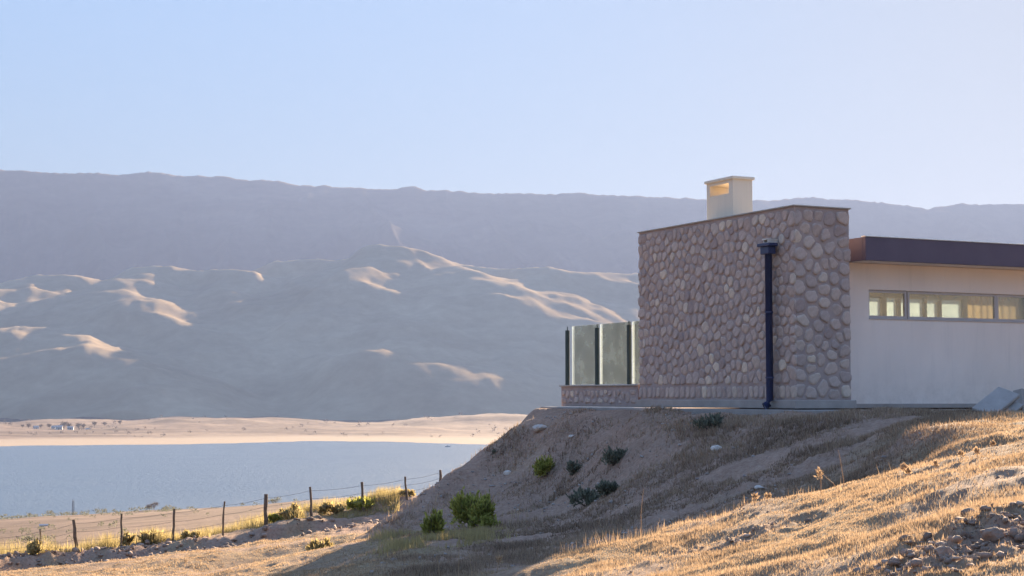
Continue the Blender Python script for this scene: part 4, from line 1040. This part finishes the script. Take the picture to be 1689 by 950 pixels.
# boat
def boat():
    Y = 1960.0; x = (739 - CX) / F * Y
    o = empty('boat', (x, Y, LAKE), 0.1, 'small white boat close to the far shore', 'boat')
    n = 9; V = []; 
    for k in range(n):
        t = k / (n - 1); w_ = 1.1 * (1 - (abs(t - 0.35) / 0.65) ** 2.5) if t > 0.35 else 1.1 - 0.2 * (0.35 - t)
        w_ = max(w_, 0.04); xx = -3.4 + 6.8 * t; V += [(xx, -w_, 1.0 + .3 * t), (xx, -w_ * .6, -.2), (xx, w_ * .6, -.2), (xx, w_, 1.0 + .3 * t)]
    Fc = []
    for k in range(n - 1):
        for j in range(3): Fc.append((4*k+j, 4*k+j+1, 4*k+5+j, 4*k+4+j))
        Fc.append((4*k+3, 4*k, 4*k+4, 4*k+7))
    Fc += [(3, 2, 1, 0), tuple(4*(n-1)+j for j in range(4))]
    MB().add(V, Fc).build('hull', M['farwhite'], o)
    MB().box(-1.4, 0.8, -.7, .7, 1.1, 2.2, 0.1).build('cabin', M['farwhite'], o)
boat()
# bare trees round the village
def tree(u, Y, h_, label, seed, mat='bare', group=None, w_=0.75, n=500):
    x = (u - CX) / F * Y; z = gz(x, Y); g = np.random.default_rng(seed)
    o = empty('tree', (x, Y, z - 0.2), 0, label, 'tree', group)
    mb = MB().tube([(0, 0, 0), (0.02 * h_, 0, h_ * .35), (0, 0.02 * h_, h_ * .7)], [h_ * .035, h_ * .025, h_ * .012], 6)
    cl = []
    for k in range(5):
        a = k * 1.26 + g.uniform(-.3, .3); c = (math.cos(a) * h_ * .22 * w_ / .75, math.sin(a) * h_ * .22 * w_ / .75, h_ * g.uniform(.5, .75)); cl.append((*c, h_ * .24 * w_ / .75, h_ * .24 * w_ / .75, h_ * .24))
        mb.tube([(0, 0, h_ * .3), c], [h_ * .016, h_ * .005], 4)
    mb.build('trunk', M['bark'], o)
    V, Fc, T = leaf_cloud(n, cl, h_ * .11, g, .5, (0, 1), 0.2)
    link('crown', mesh_np('crown', V, Fc, 4, False, [M[mat]], {'tint': T}), o)
tl = [(40, 2660, 7, 'smallest bare tree at the left end of the village'), (50, 2640, 9, 'bare grey tree at the left side of the village'), (70, 2700, 8, 'bare tree behind the pale left house of the village'), (84, 2640, 9, 'grey tree just left of the white village houses'),
      (108, 2720, 14, 'tall brownish tree behind the brightest white house'), (116, 2720, 12, 'tree crown right of the tall brownish one'), (132, 2700, 12, 'round bare tree at the right of the white village houses'), (140, 2740, 10, 'bare tree beside the pale right house of the village'), (158, 2800, 11, 'blue-grey tree at the right end of the village'), (175, 2850, 9, 'outermost blue-grey tree right of the village'), (200, 2900, 9, 'lone grey tree at the foot of the hills right of the village')]
for k, (u, Y, h_, lb) in enumerate(tl): tree(u, Y, h_, lb, 300 + k)
tree(456, 420, 2.4, 'small leafless tree on the brown plain behind the fence', 330, 'dgreen', w_=1.3)
tree(250, 800, 3.4, 'small bare tree on the near lake shore', 331, 'bare')
tree(258, 805, 4.2, 'slightly larger bare tree right of the small one on the near lake shore', 332, 'bare', w_=1.0)
# scattered scrub on the plain (uncountable)
def scrub(name, N, umin, umax, ymin, ymax, smin, smax, mat, label, seed, keep):
    g = np.random.default_rng(seed); u = g.uniform(umin, umax, N); y = np.exp(g.uniform(math.log(ymin), math.log(ymax), N)); x = (u - CX) / F * y
    z = ground_z(x, y); m = (g.random(N) < keep(x, y)) & (z > LAKE + 0.4); x, y, z = x[m], y[m], z[m]; Vs = []; Ts = []
    for k in range(len(x)):
        s_ = g.uniform(smin, smax) * (0.6 + y[k] / ymax)
        V, Fc, T = leaf_cloud(40, [(x[k], y[k], z[k] + s_ * .45, s_ * .7, s_ * .7, s_ * .5)], s_ * .35, g, .5, (0, 1), 0.3, None)
        V[:, 2] = np.maximum(V[:, 2], z[k] - .1); Vs.append(V); Ts.append(T)
    V = np.concatenate(Vs); me = mesh_np(name, V, np.arange(len(V)).reshape(-1, 4), 4, False, [M[mat]], {'tint': np.concatenate(Ts)})
    tagp(link(name, me), label, kind='stuff')
scrub('lakeside_scrub', 260, -40, 330, 560, 820, 0.5, 1.5, 'dgreen', 'low dark scrub scattered along the near lake shore', 41, lambda x, y: sstep(450, 700, y) * (0.6 + 0.6 * fbm(x / 40, y / 40, 2, 171)))
scrub('plain_scrub', 420, -40, 760, 90, 620, 0.3, 0.8, 'dgreen', 'sparse low scrub on the brown plain', 42, lambda x, y: np.clip(0.15 + 0.9 * fbm(x / 30, y / 30, 2, 172), 0, 1))
scrub('far_scrub', 420, -60, 900, 2300, 3300, 1.4, 4.0, 'bare', 'greyish scrub speckling the far shore', 43, lambda x, y: np.clip(0.1 + 0.9 * fbm(x / 120, y / 160, 2, 173), 0, 1))
